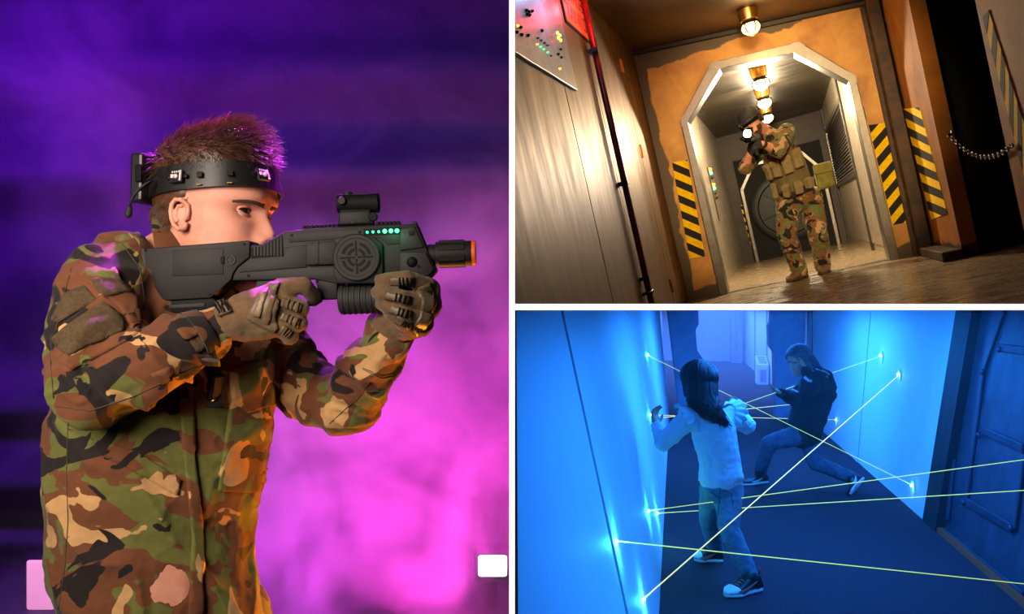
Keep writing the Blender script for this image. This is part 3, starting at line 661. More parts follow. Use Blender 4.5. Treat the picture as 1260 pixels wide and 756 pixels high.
struct('floor_hall', MB().box(C(-0.6, 1.2, -0.04), CU * 3.2, CV * 21.5, CW * 0.04), 'hall carpet', CLIPC, 'dark carpet floor of the laser hall')
hl = struct('wall_hall_left', ruled(CLp, 1.3, 11.0, -0.02, 1.7, -0.06, -0.006), 'hall joint', CLIPC, 'pale panelled wall with the green laser dots')
edges = [1.3, 2.95, 3.06, 5.9, 8.6, 11.0]
for a, b in zip(edges[:-1], edges[1:]):
    ruled(CLp, a + 0.008, b - 0.008, 0, 1.7, -0.01, 0.0 if b - a > 0.3 else 0.006).build('wall_panel', 'hall white', hl, clip=CLIPC, autosmooth=30)
VR = 6.22
hr = struct('wall_hall_right', ruled(CRp, VR, 11.0, -0.02, 1.7, -0.06, -0.006), 'hall joint', CLIPC, 'pale panelled wall behind the leaning girl')
for a, b in ((VR, 8.35), (8.35, 8.45), (8.45, 11.0)):
    ruled(CRp, a + 0.006, b - 0.006, 0, 1.7, -0.01, 0.0 if b - a > 0.3 else 0.006).build('wall_panel', 'hall white', hr, clip=CLIPC, autosmooth=30)
# dark post and the riveted metal door nearer than the wall
struct('trim_6', ruled(CRp, VR - 0.28, VR, 0, 1.7, -0.1, 0.012, 2), 'hall black', CLIPC, 'dark upright post at the end of the pale wall')
dr = struct('door_3', ruled(CRp, 2.2, VR - 0.28, -0.02, 1.7, -0.12, -0.05), 'hall dark metal', CLIPC, 'dark riveted metal door with raised bars')
def bar(va, w0, vb, w1, wd, dp=0.02, base=-0.05):
    a, b = CRp(va, w0, base), CRp(vb, w1, base); n = (CRp(va, w0, base + 1) - a).normalized(); d = (b - a).normalized(); s = d.cross(n).normalized()
    MB().box(a - s * wd / 2, b - a, s * wd, n * dp).build('raised_bar', 'hall dark metal', dr, clip=CLIPC, bevel=0.006)
def Rvw(px, py):       # where a line of sight meets the right-hand wall surface
    r = ray(px, py); lo, hi = 1.0, 30.0
    for _ in range(50):
        m = (lo + hi) / 2; p = r * m; v, w = p.dot(CV), p.dot(CW) + CH
        if p.dot(CU) < URC + tR(v) * w + 0.05: lo = m
        else: hi = m
    p = r * lo; return p.dot(CV), p.dot(CW) + CH
for (a, b, wd) in (((1193, 382), (1168, 640), 0.05), ((1237, 382), (1212, 455), 0.05), ((1212, 455), (1190, 620), 0.05), ((1212, 530), (1262, 552), 0.05), ((1192, 618), (1250, 652), 0.05), ((1250, 652), (1262, 560), 0.05), ((1232, 428), (1265, 432), 0.05), ((1158, 650), (1262, 735), 0.05)):
    (va, wa), (vb, wb) = Rvw(*a), Rvw(*b); bar(va, wa, vb, wb, wd)
for x, y in ((1213, 458), (1209, 536), (1190, 619), (1249, 651), (1176, 560), (1181, 520), (1186, 470), (1234, 430)):
    v, w = Rvw(x, y); p = CRp(v, w, -0.03); n = (CRp(v, w, 1) - p).normalized()
    MB().lathe(p, n, [(0, 0.022), (0.008, 0.02), (0.014, 0.008), (0.015, 0.001)], 10).build('rivet', 'hall dark metal', dr, smooth=True)
struct('trim_7', ruled(CRp, 2.2, VR - 0.28, 0.0, 0.03, -0.03, 0.0, 4), 'strip orange', CLIPC, 'thin orange strip at the foot of the dark door')
# ---- far portal: two shaped jambs
VP_ = 11.1
pj = [((820, 380), (859, 380), (860, 399), (856, 406), (858, 432), (870, 450), (874, 516), (836, 516)), ((992, 380), (950, 380), (949, 396), (946.5, 401), (947.5, 427), (953, 434), (954, 516), (987, 516))]
for i, pp in enumerate(pj):
    q = [Bq for Bq in (Cv(x, y, VP_) for x, y in pp)]
    q = [p if p.dot(CW) + CH > 0.0 else p + CW * (-(p.dot(CW) + CH)) for p in q]
    o = struct('door_4' if i == 0 else 'door_5', MB().prism(q, CV * 0.35), 'hall portal', CLIPC, ('shaped portal jamb behind the girl in the pale top' if i == 0 else 'shaped portal jamb behind the girl in the dark hooded top'), bevel=0.02)
    sets = ([((833, 382), (852, 397)), ((852, 397), (847, 415)), ((836, 426), (850, 426)), ((850, 426), (858, 440)), ((833, 382), (836, 500))] if i == 0 else [((968, 382), (956, 394)), ((956, 394), (964, 406)), ((964, 406), (962, 430)), ((964, 418), (980, 418)), ((980, 384), (980, 418)), ((958, 446), (976, 462)), ((953, 434), (962, 430))])
    for a, b in sets:
        A_, B_ = Cv(*a, VP_), Cv(*b, VP_); d = (B_ - A_); s = d.cross(CV).normalized()
        MB().box(A_ - s * 0.015 - CV * 0.012, d, s * 0.03, CV * 0.013).build('raised_rib', 'hall portal', o, clip=CLIPC)
# ---- the hall goes on behind the portal
struct('wall_hall_far_right', MB().box(C(URC, 11.45, 0), CU * 0.06, CV * 10.8, CW * 1.7), 'hall white', CLIPC, 'hazy pale wall behind the portal')
struct('wall_hall_far_left', MB().box(C(UL - 0.3, 11.45, 0), CU * 0.06, CV * 10.8, CW * 1.7), 'hall white', CLIPC)
struct('wall_hall_back', MB().box(C(UL - 0.3, 21.8, 0), CU * 2.4, CV * 0.06, CW * 1.7), 'hall white', CLIPC, 'hazy end wall of the hall')
for x in (903, 910):
    v = 21.2; p = Cv(x, 400, v).dot(CU)
    struct('trim_9', MB().box(C(p - 0.06, v, 0), CU * 0.13, CV * 0.4, CW * 1.7), 'hall portal', CLIPC, 'hazy upright post by the end wall')
for v in (13.5, 16.2, 18.6): struct('trim_10', MB().box(C(URC - 0.02, v, 0), CU * 0.02, CV * 0.08, CW * 1.7), 'hall joint', CLIPC, 'upright wall joint behind the portal')
bx_ = thing('floor_box', 'pale box with a sloped printed top on the floor behind the portal', 'box', loc=C(1.6, 15.6, 0))
pA = Cw(934, 474, 0.0); vb_ = pA.dot(CV); u0, u1 = Cv(932, 470, vb_).dot(CU), Cv(946, 470, vb_).dot(CU); hb = (474 - 450) / 1000 * vb_; hb2 = hb + 0.14
MB().prism([C(u0, vb_, 0), C(u0, vb_ + 0.45, 0), C(u0, vb_ + 0.45, hb2), C(u0, vb_, hb)], CU * (u1 - u0)).build('case', 'hall white', bx_, bevel=0.01)
MB().box(C(u0 + 0.05, vb_ - 0.012, hb * 0.15), CU * (u1 - u0 - 0.1), CV * 0.012, CW * (hb * 0.6)).build('printed_front', 'hall portal', bx_)
for k in range(4):
    o = C(u0 + 0.03, vb_ + 0.06 + 0.09 * k, hb + (hb2 - hb) * (0.06 + 0.09 * k) / 0.45 + 0.003)
    MB().box(o, CU * (u1 - u0 - 0.06), CV * 0.05 + CW * (0.05 * (hb2 - hb) / 0.45), CW * 0.004).build('print_line', 'hall joint', bx_)
# ---- laser emitters, beams and targets
mat('laser beam', (0.75, 0.9, 0.2), emit=(0.58, 0.85, 0.08), estr=0.85)
mat('laser beam gold', (0.95, 0.85, 0.3), emit=(0.95, 0.85, 0.12), estr=0.9)
mat('laser spot', (0.6, 1, 0.85), emit=(0.45, 1.0, 0.8), estr=6.0)
mat('lens ring', srgb(190, 200, 210), 0.2, 0.2)
bl_, br_ = bvh_of([c for c in bpy.data.objects if c.parent == hl]), bvh_of([c for c in bpy.data.objects if c.parent in (hr, dr)] + [dr])
def onL(px, py):
    r = ray(px, py); lo, hi = 0.9, 30.0
    for _ in range(50):
        m = (lo + hi) / 2; p = r * m; v, w = p.dot(CV), p.dot(CW) + CH
        if p.dot(CU) > UL - tL(v) * w: lo = m
        else: hi = m
    return r * lo
def onR(px, py):
    r = ray(px, py); lo, hi = 1.0, 30.0
    for _ in range(50):
        m = (lo + hi) / 2; p = r * m; v, w = p.dot(CV), p.dot(CW) + CH
        if p.dot(CU) < URC + tR(v) * w: lo = m
        else: hi = m
    return r * lo
def beam(a, b, m, label, r=0.0020):
    o = MB().tube([a, b], r, 8, caps=True).build('laser_beam', m); tag(o, label, 'laser beam', 'laser beams across the hall'); return o
Ls = {k: onL(*k) for k in ((796, 437), (799, 511), (797, 629), (808, 632), (757, 666), (791, 738))}
Rs = {k: onR(*k) for k in ((1085, 438), (1107, 461), (1030, 517), (1124, 598), (1290, 562), (1290, 602), (1290, 722))}
beam(Ls[(796, 437)], Rs[(1124, 598)], 'laser beam', 'laser beam from the topmost wall dot down to the low round target')
beam(Ls[(799, 511)], Rs[(1030, 517)], 'laser beam gold', 'level laser beam by the hand of the girl in the pale top')
beam(Ls[(799, 511)] + CW * -0.03, onR(1012, 494), 'laser beam gold', 'laser beam ending behind the waist of the leaning girl', 0.0024)
beam(onL(812, 533), Rs[(1085, 438)], 'laser beam', 'laser beam rising to the uppermost round target')
beam(Ls[(791, 738)], Rs[(1107, 461)], 'laser beam gold', 'bright laser beam rising from the lowest wall dot to a round target', 0.0027)
beam(Ls[(797, 629)], Rs[(1290, 562)], 'laser beam', 'upper of the two laser beams fanning from the paired wall dots')
beam(Ls[(808, 632)], Rs[(1290, 602)], 'laser beam', 'lower of the two laser beams fanning from the paired wall dots')
beam(Ls[(757, 666)], Rs[(1290, 722)], 'laser beam', 'laser beam running low across the floor to the dark door')
names = {(796, 437): 'topmost', (799, 511): 'by the hand of the girl', (797, 629): 'outer one of the pair', (808, 632): 'inner one of the pair', (757, 666): 'largest, on the wall joint', (791, 738): 'lowest'}
for k, p in Ls.items():
    d = p.length; n = (CLp(p.dot(CV), 1.0, 1.0) - CLp(p.dot(CV), 1.0)).normalized(); s = 1.25 if k == (757, 666) else 1.0
    t = thing('laser_emitter', 'glowing green laser dot on the pale wall, ' + names[k], 'laser emitter', loc=p, group='laser emitters on the wall')
    MB().ball(p + n * 0.004, 0.0035 * d * s * 0.55, seg=12, rings=8).build('lens', 'laser spot', t, smooth=True)
    MB().lathe(p - n * 0.002, n, [(0, 0.016), (0.003, 0.015), (0.0035, 0.009)], 14, caps=False).build('ring', 'lens ring', t)
    l = light('POINT', 'laser_glow', p + n * 0.035, (0.45 if k[1] < 600 else 1.0) * s, (0.08, 1.0, 0.55), size=0.012); l.parent = t; l.matrix_parent_inverse = Matrix.Translation(-p)
for k, nm in (((1085, 438), 'uppermost round target on the pale wall behind the girl'), ((1107, 461), 'round target at the upper end of the bright beam'), ((1030, 517), 'round target behind the waist of the leaning girl'), ((1124, 598), 'low round target near the dark post')):
    p = Rs[k]; n = (CRp(p.dot(CV), 1.0, 1.0) - CRp(p.dot(CV), 1.0)).normalized()
    t = thing('laser_target', nm, 'laser target', loc=p, group='round targets on the pale wall'); q = p - CW * 0.02
    MB().lathe(q, n, [(0, 0.062), (0.006, 0.06), (0.008, 0.052), (0.004, 0.046), (0.004, 0.001)], 24).build('disc', 'hall white', t, autosmooth=30)
    MB().ball(p + n * 0.012, 0.012, seg=10, rings=6).build('lens', 'laser spot', t, smooth=True)
    l = light('POINT', 'target_glow', p + n * 0.05, 0.12, (0.2, 0.9, 1.0), size=0.01); l.parent = t; l.matrix_parent_inverse = Matrix.Translation(-p)
# haze in the hall
def volume_mat(name, color, density, aniso=0.0):
    m = bpy.data.materials.new(name); m.use_nodes = True; t = m.node_tree; t.nodes.clear(); MATS[name] = m
    o = t.nodes.new('ShaderNodeOutputMaterial'); s = node(t, 'ShaderNodeVolumeScatter', Density=density, Anisotropy=aniso); s.inputs['Color'].default_value = rgba(color)
    t.links.new(s.outputs[0], o.inputs['Volume']); return m, t, s
volume_mat('hall haze', (0.75, 0.85, 1.0), 0.006, 0.2); volume_mat('far haze', (0.75, 0.85, 1.0), 0.05, 0.2)
hz = MB().box(C(-0.5, 1.9, 0.002), CU * 2.6, CV * 9.1, CW * 1.9).build('haze', 'hall haze', clip=CLIPC)
hz2 = MB().box(C(-0.3, 11.5, 0.002), CU * 2.0, CV * 10.2, CW * 1.9).build('haze', 'far haze', clip=CLIPC)
tag(hz2, 'denser haze behind the far portal', 'haze', kind='stuff')
tag(hz, 'thin blue haze filling the laser hall', 'haze', kind='stuff')

# ================================================================== left: the stage
FZ = -1.46
mat('stage wall', srgb(110, 104, 122), 0.8, color2=srgb(84, 80, 98), nscale=2)
mat('stage beam', srgb(40, 38, 48), 0.6, 0.2)
mat('stage floor', srgb(70, 66, 80), 0.6)
CLIPA = [(V3(-0.0032, 0, 0), V3(1, 0, 0))]
YB = 4.6
def relief(z):          # back wall bulges, shaped so their shading reads as soft level bands
    return sum(a * math.exp(-((z - c) / w) ** 2) for c, w, a in ((1.30, .20, .16), (.72, .17, .26), (.15, .3, .10), (-.55, .14, .2), (-.95, .15, .26), (-1.3, .1, .12)))
wz = list(np.linspace(FZ, FZ + 4.2, 120))
wb = MB(); nx = 2
wb.add([(x, YB - relief(z) + .1 * e, z) for x in (-4, 0) for z in wz for e in (0,)], [(i, i + 1, 120 + i + 1, 120 + i) for i in range(119)])
struct('wall_stage_back', wb, 'stage wall', CLIPA, 'dark wall behind the smoke, bulges added for soft shaded bands', smooth=True)
struct('wall_stage_left', MB().box((-4.1, 0.9, FZ), (0.1, 0, 0), (0, 3.8, 0), (0, 0, 4.2)), 'stage wall', CLIPA, 'dark side wall of the stage')
struct('floor_stage', MB().box((-4, 0.9, FZ - 0.06), (4, 0, 0), (0, 3.8, 0), (0, 0, 0.06)), 'stage floor', CLIPA, 'dark stage floor')
struct('ceiling_stage', MB().box((-4, 0.9, FZ + 4.2), (4, 0, 0), (0, 3.8, 0), (0, 0, 0.06)), 'stage beam', CLIPA, 'dark stage ceiling')
mat('flood white', (1, 1, 1), emit=(0.85, 0.93, 1.0), estr=4.0); mat('flood pink', (1, 0.6, 0.8), emit=(1.0, 0.35, 0.6), estr=1.0)
def flood(px0, py0, px1, py1, y, m, label):
    a, b = at(px0, py1, y), at(px1, py0, y); t = thing('flood_lamp', label, 'lamp', loc=(a + b) / 2, group='lamps behind the smoke'); w, h = b.x - a.x, b.z - a.z
    MB().box((a.x - 0.03, y + 0.01, a.z - 0.03), (w + 0.06, 0, 0), (0, 0.1, 0), (0, 0, h + 0.06)).build('housing', 'stage beam', t, bevel=0.02)
    MB().box((a.x, y, a.z), (w, 0, 0), (0, 0.03, 0), (0, 0, h)).build('glass', m, t, bevel=0.045, bseg=4)
    MB().box(((a.x + b.x) / 2 - 0.02, y + 0.04, FZ), (0.04, 0, 0), (0, 0.04, 0), (0, 0, a.z - FZ)).build('stand', 'stage beam', t)
flood(588, 684, 624, 711, 3.9, 'flood white', 'bright white lamp behind the pink smoke')
flood(31, 690, 66, 752, 3.9, 'flood pink', 'pinkish square lamp behind the back of the man')
# smoke
m, t, s = volume_mat('pink smoke', (1.0, 0.9, 1.0), 0.0, 0.0)
tc = node(t, 'ShaderNodeTexCoord'); wp = node(t, 'ShaderNodeTexNoise', Scale=1.1, Detail=2.0)
t.links.new(tc.outputs['Object'], wp.inputs['Vector'])
mx = node(t, 'ShaderNodeVectorMath', operation='MULTIPLY_ADD'); mx.inputs[1].default_value = (0.7, 0.7, 0.7); t.links.new(wp.outputs['Color'], mx.inputs[0]); t.links.new(tc.outputs['Object'], mx.inputs[2])
nz = node(t, 'ShaderNodeTexNoise', Scale=2.9, Detail=6.0, Roughness=0.6, Distortion=1.0); t.links.new(mx.outputs[0], nz.inputs['Vector'])
mr = node(t, 'ShaderNodeMapRange'); mr.inputs['From Min'].default_value = 0.42; mr.inputs['From Max'].default_value = 0.66; t.links.new(nz.outputs['Fac'], mr.inputs['Value'])
acc = None
for c, r, k in (((-0.55, 3.3, -0.45), (1.2, 1.3, 0.95), 1.0), ((-0.1, 3.3, -0.05), (0.75, 1.2, 0.7), 1.0), ((-1.75, 3.4, 0.62), (0.40, 0.7, 0.75), 0.55), ((-1.0, 3.4, -1.4), (1.6, 1.2, 0.6), 0.5)):
    sb = node(t, 'ShaderNodeVectorMath', operation='SUBTRACT'); sb.inputs[1].default_value = c; t.links.new(mx.outputs[0], sb.inputs[0])
    sb.inputs[1].default_value = (c[0] + 0.35, c[1] + 0.35, c[2] + 0.35)
    dv = node(t, 'ShaderNodeVectorMath', operation='DIVIDE'); dv.inputs[1].default_value = r; t.links.new(sb.outputs[0], dv.inputs[0])
    ln = node(t, 'ShaderNodeVectorMath', operation='LENGTH'); t.links.new(dv.outputs[0], ln.inputs[0])
    rg = node(t, 'ShaderNodeMapRange'); rg.interpolation_type = 'SMOOTHSTEP'
    rg.inputs['From Min'].default_value = 1.05; rg.inputs['From Max'].default_value = 0.35; rg.inputs['To Max'].default_value = k
    t.links.new(ln.outputs['Value'], rg.inputs['Value'])
    if acc is None: acc = rg.outputs[0]
    else:
        mm = node(t, 'ShaderNodeMath', operation='MAXIMUM'); t.links.new(acc, mm.inputs[0]); t.links.new(rg.outputs[0], mm.inputs[1]); acc = mm.outputs[0]
ml = node(t, 'ShaderNodeMath', operation='MULTIPLY'); t.links.new(mr.outputs[0], ml.inputs[0]); t.links.new(acc, ml.inputs[1])
m2 = node(t, 'ShaderNodeMath', operation='MULTIPLY'); m2.inputs[1].default_value = 2.8; t.links.new(ml.outputs[0], m2.inputs[0]); t.links.new(m2.outputs[0], s.inputs['Density'])
sk = MB().box((-3.4, 2.5, FZ + 0.01), (3.393, 0, 0), (0, 1.9, 0), (0, 0, 2.9)).build('smoke', 'pink smoke')
tag(sk, 'billowing pink smoke behind the man', 'smoke', kind='stuff')
SC.cycles.volume_step_rate = 2.0; SC.cycles.volume_bounces = 1

# ================================================================== people: shared makers
def smooth_interp(z, zs, vs):
    zz = np.linspace(min(zs), max(zs), 400); v = np.interp(zz, zs, vs); k = np.hanning(23); k /= k.sum()
    vp = np.pad(v, 11, mode='edge'); return np.interp(z, zz, np.convolve(vp, k, 'valid'))
HZ = [-.118, -.112, -.1, -.085, -.07, -.06, -.04, -.02, 0, .015, .03, .045, .065, .09, .11, .125, .133]
HF = [.06, .082, .091, .091, .088, .093, .091, .088, .086, .085, .093, .096, .094, .082, .060, .030, .0]
HB = [.045, .035, .018, -.006, -.028, -.042, -.068, -.082, -.09, -.095, -.1, -.102, -.1, -.088, -.066, -.034, -.0]
HW = [.012, .026, .040, .050, .055, .059, .065, .069, .073, .075, .077, .078, .077, .068, .050, .027, .001]
def head_surface(x_th, z, soft=0.0):
    f, b, w = (float(smooth_interp(z, HZ, q)) for q in (HF, HB, HW))
    c, h = (f + b) / 2, (f - b) / 2; ct, st = math.cos(x_th), math.sin(x_th); p = 0.86
    return c + h * math.copysign(abs(ct) ** p, ct), w * math.copysign(abs(st) ** p, st)
def head_mesh(T, nose=1.0, nth=120, nz=96, soft=1.0):
    """a head: x forward, y to its left, z up, ear openings at z = 0; face features are modelled in"""
    zs = np.concatenate([np.linspace(-.118, .09, nz - 16), np.linspace(.092, .133, 16)])
    F_, B_, W_ = (smooth_interp(zs, HZ, q) for q in (HF, HB, HW))
    g = lambda a, s: math.exp(-(a / s) ** 2)
    rings = []
    for i, z in enumerate(zs):
        c, h = (F_[i] + B_[i]) / 2, (F_[i] - B_[i]) / 2; ring = []
        for k in range(nth):
            t = 2 * math.pi * k / nth; t = t - 0.25 * math.sin(t)           # more points towards the face
            ct, st = math.cos(t), math.sin(t); p = 0.88
            x = c + h * math.copysign(abs(ct) ** p, ct); y = W_[i] * math.copysign(abs(st) ** p, st)
            if x > 0.02:
                a = abs(y); k_ = min(1.0, (x - 0.02) / 0.03)
                d = 0.0
                nh = np.interp(z, [-.044, -.034, -.022, -.013, -.004, .006, .020, .034], [0, .010, .027, .030, .025, .018, .010, 0]) * nose
                d += nh * g(y, float(np.interp(z, [-.038, -.022, -.003, .03], [.016, .0135, .0095, .0085])))
                d += 0.009 * nose * g(a - .014, .0065) * g(z + .027, .009)                                 # nostrils
                d -= 0.012 * g(a - .031, .016) * g(z - .017, .012)                                        # eye sockets
                d += 0.006 * g(a - .028, .022) * g(z - .036, .010)                                        # brows
                d += 0.005 * g(a - .050, .018) * g(z + .012, .018)                                        # cheek bones
                d += 0.0065 * g(y, .024) * g(z + .060, .006) + 0.007 * g(y, .021) * g(z + .074, .006)       # lips
                d -= 0.004 * g(y, .026) * g(z + .067, .0025)
                d -= 0.004 * g(y, .02) * g(z + .086, .007); d += 0.006 * g(y, .022) * g(z + .102, .010)     # chin
                x += d * k_
            ring.append(T @ Vector((x, y, z)))
        rings.append(ring)
    me = MB().loft(rings).mesh('head'); me.polygons.foreach_set('use_smooth', [True] * len(me.polygons)); return me
def ear_mesh(T, side, s=1.0):
    mb = MB(); y0 = side * 0.074; L = lambda x, z, o=0.0: T @ Vector((-.004 + x * s, y0 + side * o, z * s))
    rim = [(.012, -.006), (.014, .008), (.012, .022), (.002, .032), (-.012, .032), (-.020, .022), (-.021, .006), (-.017, -.010), (-.010, -.022), (0.0, -.030), (.008, -.026), (.012, -.014)]
    mb.tube([L(x, z, .011 if x < .005 else .004) for x, z in rim], [.0035] + [.0042] * 9 + [.005, .004], 8)
    mb.tube([L(x, z, .009) for x, z in ((.004, .018), (-.006, .020), (-.011, .010), (-.010, -.004), (-.004, -.014))], [.002, .003, .003, .003, .002], 8)
    mb.ball(L(-.004, .002, .003), .016 * s, .006, .026 * s, tuple((T.to_3x3() @ Vector(a)).normalized() for a in ((1, 0, 0), (0, 1, 0), (0, 0, 1))))
    mb.ball(L(.004, -.026, .006), .007 * s, .005, .009 * s, tuple((T.to_3x3() @ Vector(a)).normalized() for a in ((1, 0, 0), (0, 1, 0), (0, 0, 1))))
    mb.ball(L(.012, -.002, .003), .005 * s, .006, .008 * s, tuple((T.to_3x3() @ Vector(a)).normalized() for a in ((1, 0, 0), (0, 1, 0), (0, 0, 1))))
    me = blob(mb, 0.0016 * s, 2); return me
def eyes(T, parent, iris='iris brown', sides=(-1, 1), s=1.0, gaze=0.0):
    for sd in sides:
        c = T @ Vector((.0668 * s, sd * .0300 * s, .016 * s)); ax = tuple((T.to_3x3() @ Vector(a)).normalized() for a in ((1, 0, 0), (0, 1, 0), (0, 0, 1)))
        e = MB().ball(c, .0104 * s, ax=ax, seg=24, rings=16).build('eye', 'eye white', parent, smooth=True)
        gz = (ax[0] + ax[1] * gaze).normalized()
        MB().lathe(c + gz * .0088 * s, gz, [(0, .0058 * s), (.0012 * s, .0055 * s), (.002 * s, .003 * s), (.0022 * s, .0001)], 20).build('iris', iris, e, smooth=True)
def lashes(T, parent, s=1.0):
    for sd in (-1, 1):
        pts = []
        for k in range(9):
            a = math.pi * k / 8; y = .0300 + .0135 * math.cos(a); z = .016 + .0046 * math.sin(a) + .001 * math.cos(a)
            x = .0664 + math.sqrt(max(0.0, .0132 ** 2 - (y - .0285) ** 2 * .62 - (z - .016) ** 2)) * .98; pts.append(T @ Vector((x * s, sd * y * s, z * s)))
        MB().tube(pts, [.0006] + [.0013] * 7 + [.0006], 6).build('lash_line', 'lash', parent, smooth=True)
def lids(T, s=1.0):
    mb = MB()
    for sd in (-1, 1):
        for up, r in ((1, .0032), (-1, .0027)):
            pts = []
            for k in range(9):
                a = math.pi * k / 8; y = .0300 + .0140 * math.cos(a); z = .016 + up * (.0066 if up > 0 else .0056) * math.sin(a) + .001 * math.cos(a)
                x = .0664 + math.sqrt(max(0.0, .0126 ** 2 - (y - .0285) ** 2 * .62 - (z - .016) ** 2)) * .95
                pts.append(T @ Vector((x * s, sd * y * s, z * s)))
            mb.tube(pts, [r * .5 * s] + [r * s] * 7 + [r * .5 * s], 8)
    me = mb.mesh('lids'); me.polygons.foreach_set('use_smooth', [True] * len(me.polygons)); return me
def brow_mesh(T, s=1.0, thick=1.0, head=None):
    mb = MB(); bv = bvh_of(head) if head else None; M3 = T.to_3x3()
    for sd in (-1, 1):
        pts, rr = [], []
        for k in range(9):
            f = k / 8; y = .010 + .046 * f; z = .029 + .006 * math.sin(f * 2.2) - .006 * f
            x = .0985 - .9 * max(0, y - .02) ** 2 * 12 - .12 * max(0, y - .035)
            q = bv.ray_cast(T @ Vector((.3, sd * y, z)), (M3 @ Vector((-1, 0, 0))).normalized())[0] if bv else None
            pts.append(q if q is not None else T @ Vector((x * s, sd * y * s, z * s))); rr.append((.0022 * s * thick, .0044 * s * (1 - .75 * f) * thick + .001))
        up = T.to_3x3() @ Vector((1, 0, 0)); mb.tube(pts, rr, 8, flat=up)
    return mb
def strands(mb, roots, length, r, seg=4, sides=3):
    """hair strands: (root, direction, bend) each a thin tapering tube"""
    for p, d, b, L in roots:
        pts = []; q = Vector(p)
        for i in range(seg + 1): pts.append(q.copy()); q += (d + b * (i / seg)).normalized() * (L / seg)
        mb.tube(pts, [r * (1 - 0.8 * i / seg) for i in range(seg + 1)], sides, caps=False)
def limb(mb, pts, rad, flat=None, fk=1.0):
    for i in range(len(pts) - 1): mb.cap(pts[i], rad[i], pts[i + 1], rad[i + 1], flat=flat, fk=fk)
def hand(mb, wrist, fwd, side, s=1.0, curl=0.5, thumb=1, spread=0.12, curls=None):
    """palm, four unequal fingers with two bends each and a thumb; side points towards the thumb"""
    fwd = fwd.normalized(); side = (side - fwd * side.dot(fwd)).normalized(); up = fwd.cross(side) * thumb        # up: back of the hand
    c = wrist + fwd * 0.045 * s
    mb.cap(wrist, .024 * s, wrist + fwd * .03 * s, .03 * s, flat=up, fk=.6)
    mb.cap(wrist + fwd * .03 * s + side * .012 * s, .026 * s, wrist + fwd * .078 * s + side * .014 * s, .018 * s, flat=up, fk=.62)
    mb.cap(wrist + fwd * .03 * s - side * .012 * s, .026 * s, wrist + fwd * .072 * s - side * .016 * s, .018 * s, flat=up, fk=.62)
    for i, (o, L) in enumerate(((.026, .072), (.009, .080), (-.009, .074), (-.026, .058))):
        cu = (curls[i] if curls else curl); d = (fwd + side * spread * (1 - i * .66)).normalized(); p = wrist + fwd * (.082 - .004 * abs(i - 1)) * s + side * o * s
        a = 0.0; r = (.0092, .0095, .009, .008)[i] * s
        for j, part in enumerate((.44, .31, .25)):
            a += cu * (0.9, 1.15, .8)[j]; dd = d * math.cos(a) - up * math.sin(a); q = p + dd * L * part * s; mb.cap(p, r, q, r * .92, seg=10, rings=4); p = q; r *= .93
    p = wrist + fwd * .025 * s + side * .026 * s; d = (fwd * .65 + side * .75 - up * .25).normalized()
    q = p + d * .036 * s; mb.cap(p, .013 * s, q, .011 * s, seg=10, rings=4); d2 = (fwd * .95 + side * .2 - up * .35).normalized(); mb.cap(q, .0105 * s, q + d2 * .030 * s, .0085 * s, seg=10, rings=4)
def shoe(name, parent, heel, toe, up, w, h, mats, style='sneaker', ankle=None):
    """a shaped shoe with sole, upper, toe cap, laces; heel and toe are points on the ground"""
    heel, toe, up = Vector(heel), Vector(toe), Vector(up).normalized(); d = (toe - heel); L = d.length; d.normalize(); up = (up - d * up.dot(d)).normalized(); s = d.cross(up)
    def ring(f, z0, z1, k=1.0, n=16):
        wd = w * float(np.interp(f, [0, .1, .3, .5, .7, .88, 1], [.55, .72, .74, .78, .98, .85, .34])) * k; out = []
        c = heel + d * (L * f)
        for i in range(n):
            t = 2 * math.pi * i / n; out.append(c + s * (wd / 2 * math.copysign(abs(math.cos(t)) ** .7, math.cos(t))) + up * (z0 + (z1 - z0) * (.5 + .5 * math.copysign(abs(math.sin(t)) ** .7, math.sin(t)))))
        return out
    fs = [0, .03, .1, .25, .4, .55, .7, .82, .92, .98, 1.0]; th = h * .22
    root = MB().loft([ring(f, 0, th * (1.0 if 0 < f < 1 else .8), 1.08) for f in fs]).build('sole', mats[0], parent, autosmooth=40)
    prof = lambda f: h * float(np.interp(f, [0, .04, .12, .3, .42, .55, .7, .85, .96, 1], [.7, .95, 1.0, .98, .86, .66, .5, .42, .34, .26]))
    MB().loft([ring(f * .97 + .015, th * .6, prof(f), 1.0) for f in fs]).build('upper', mats[1], parent, autosmooth=50)
    MB().loft([ring(f, th * .7, prof(f) + .002, 1.03) for f in (.74, .8, .88, .95, .985, 1.0)]).build('toe_cap', mats[2], parent, autosmooth=50)
    MB().loft([ring(f, th * .7, h * z, 1.05) for f, z in ((-.01, .55), (.02, .62), (.1, .62), (.2, .42))]).build('heel_counter', mats[3], parent, autosmooth=50)
    for k in range(4):
        f = .44 + .075 * k; c = heel + d * (L * f) + up * (prof(f) * .97); MB().tube([c - s * w * .2 - up * .006, c + up * .004, c + s * w * .2 - up * .006], .004, 6).build('lace', mats[4], parent)
    return s, d, up, L
def wrinkle(p, k=9.0, amp=0.004, seed=0.0, ax=(1, 1, 1)):
    q = Vector((p.x * ax[0] * k + seed, p.y * ax[1] * k, p.z * ax[2] * k - seed)); n = noise.noise(q) ; q2 = q * 2.3 + Vector((5, 1, 3))
    r = 1 - abs(noise.noise(q + Vector((noise.noise(q2), 0, noise.noise(q2 + Vector((9, 9, 9))))) * .7)) * 2
    return amp * (0.9 * max(0, r) ** 2 - .3) + amp * .5 * n
mat('skin', srgb(214, 150, 126), 0.55, color2=srgb(202, 134, 112), nscale=25, bump=0.05, bscale=400, subsurf=0.12)
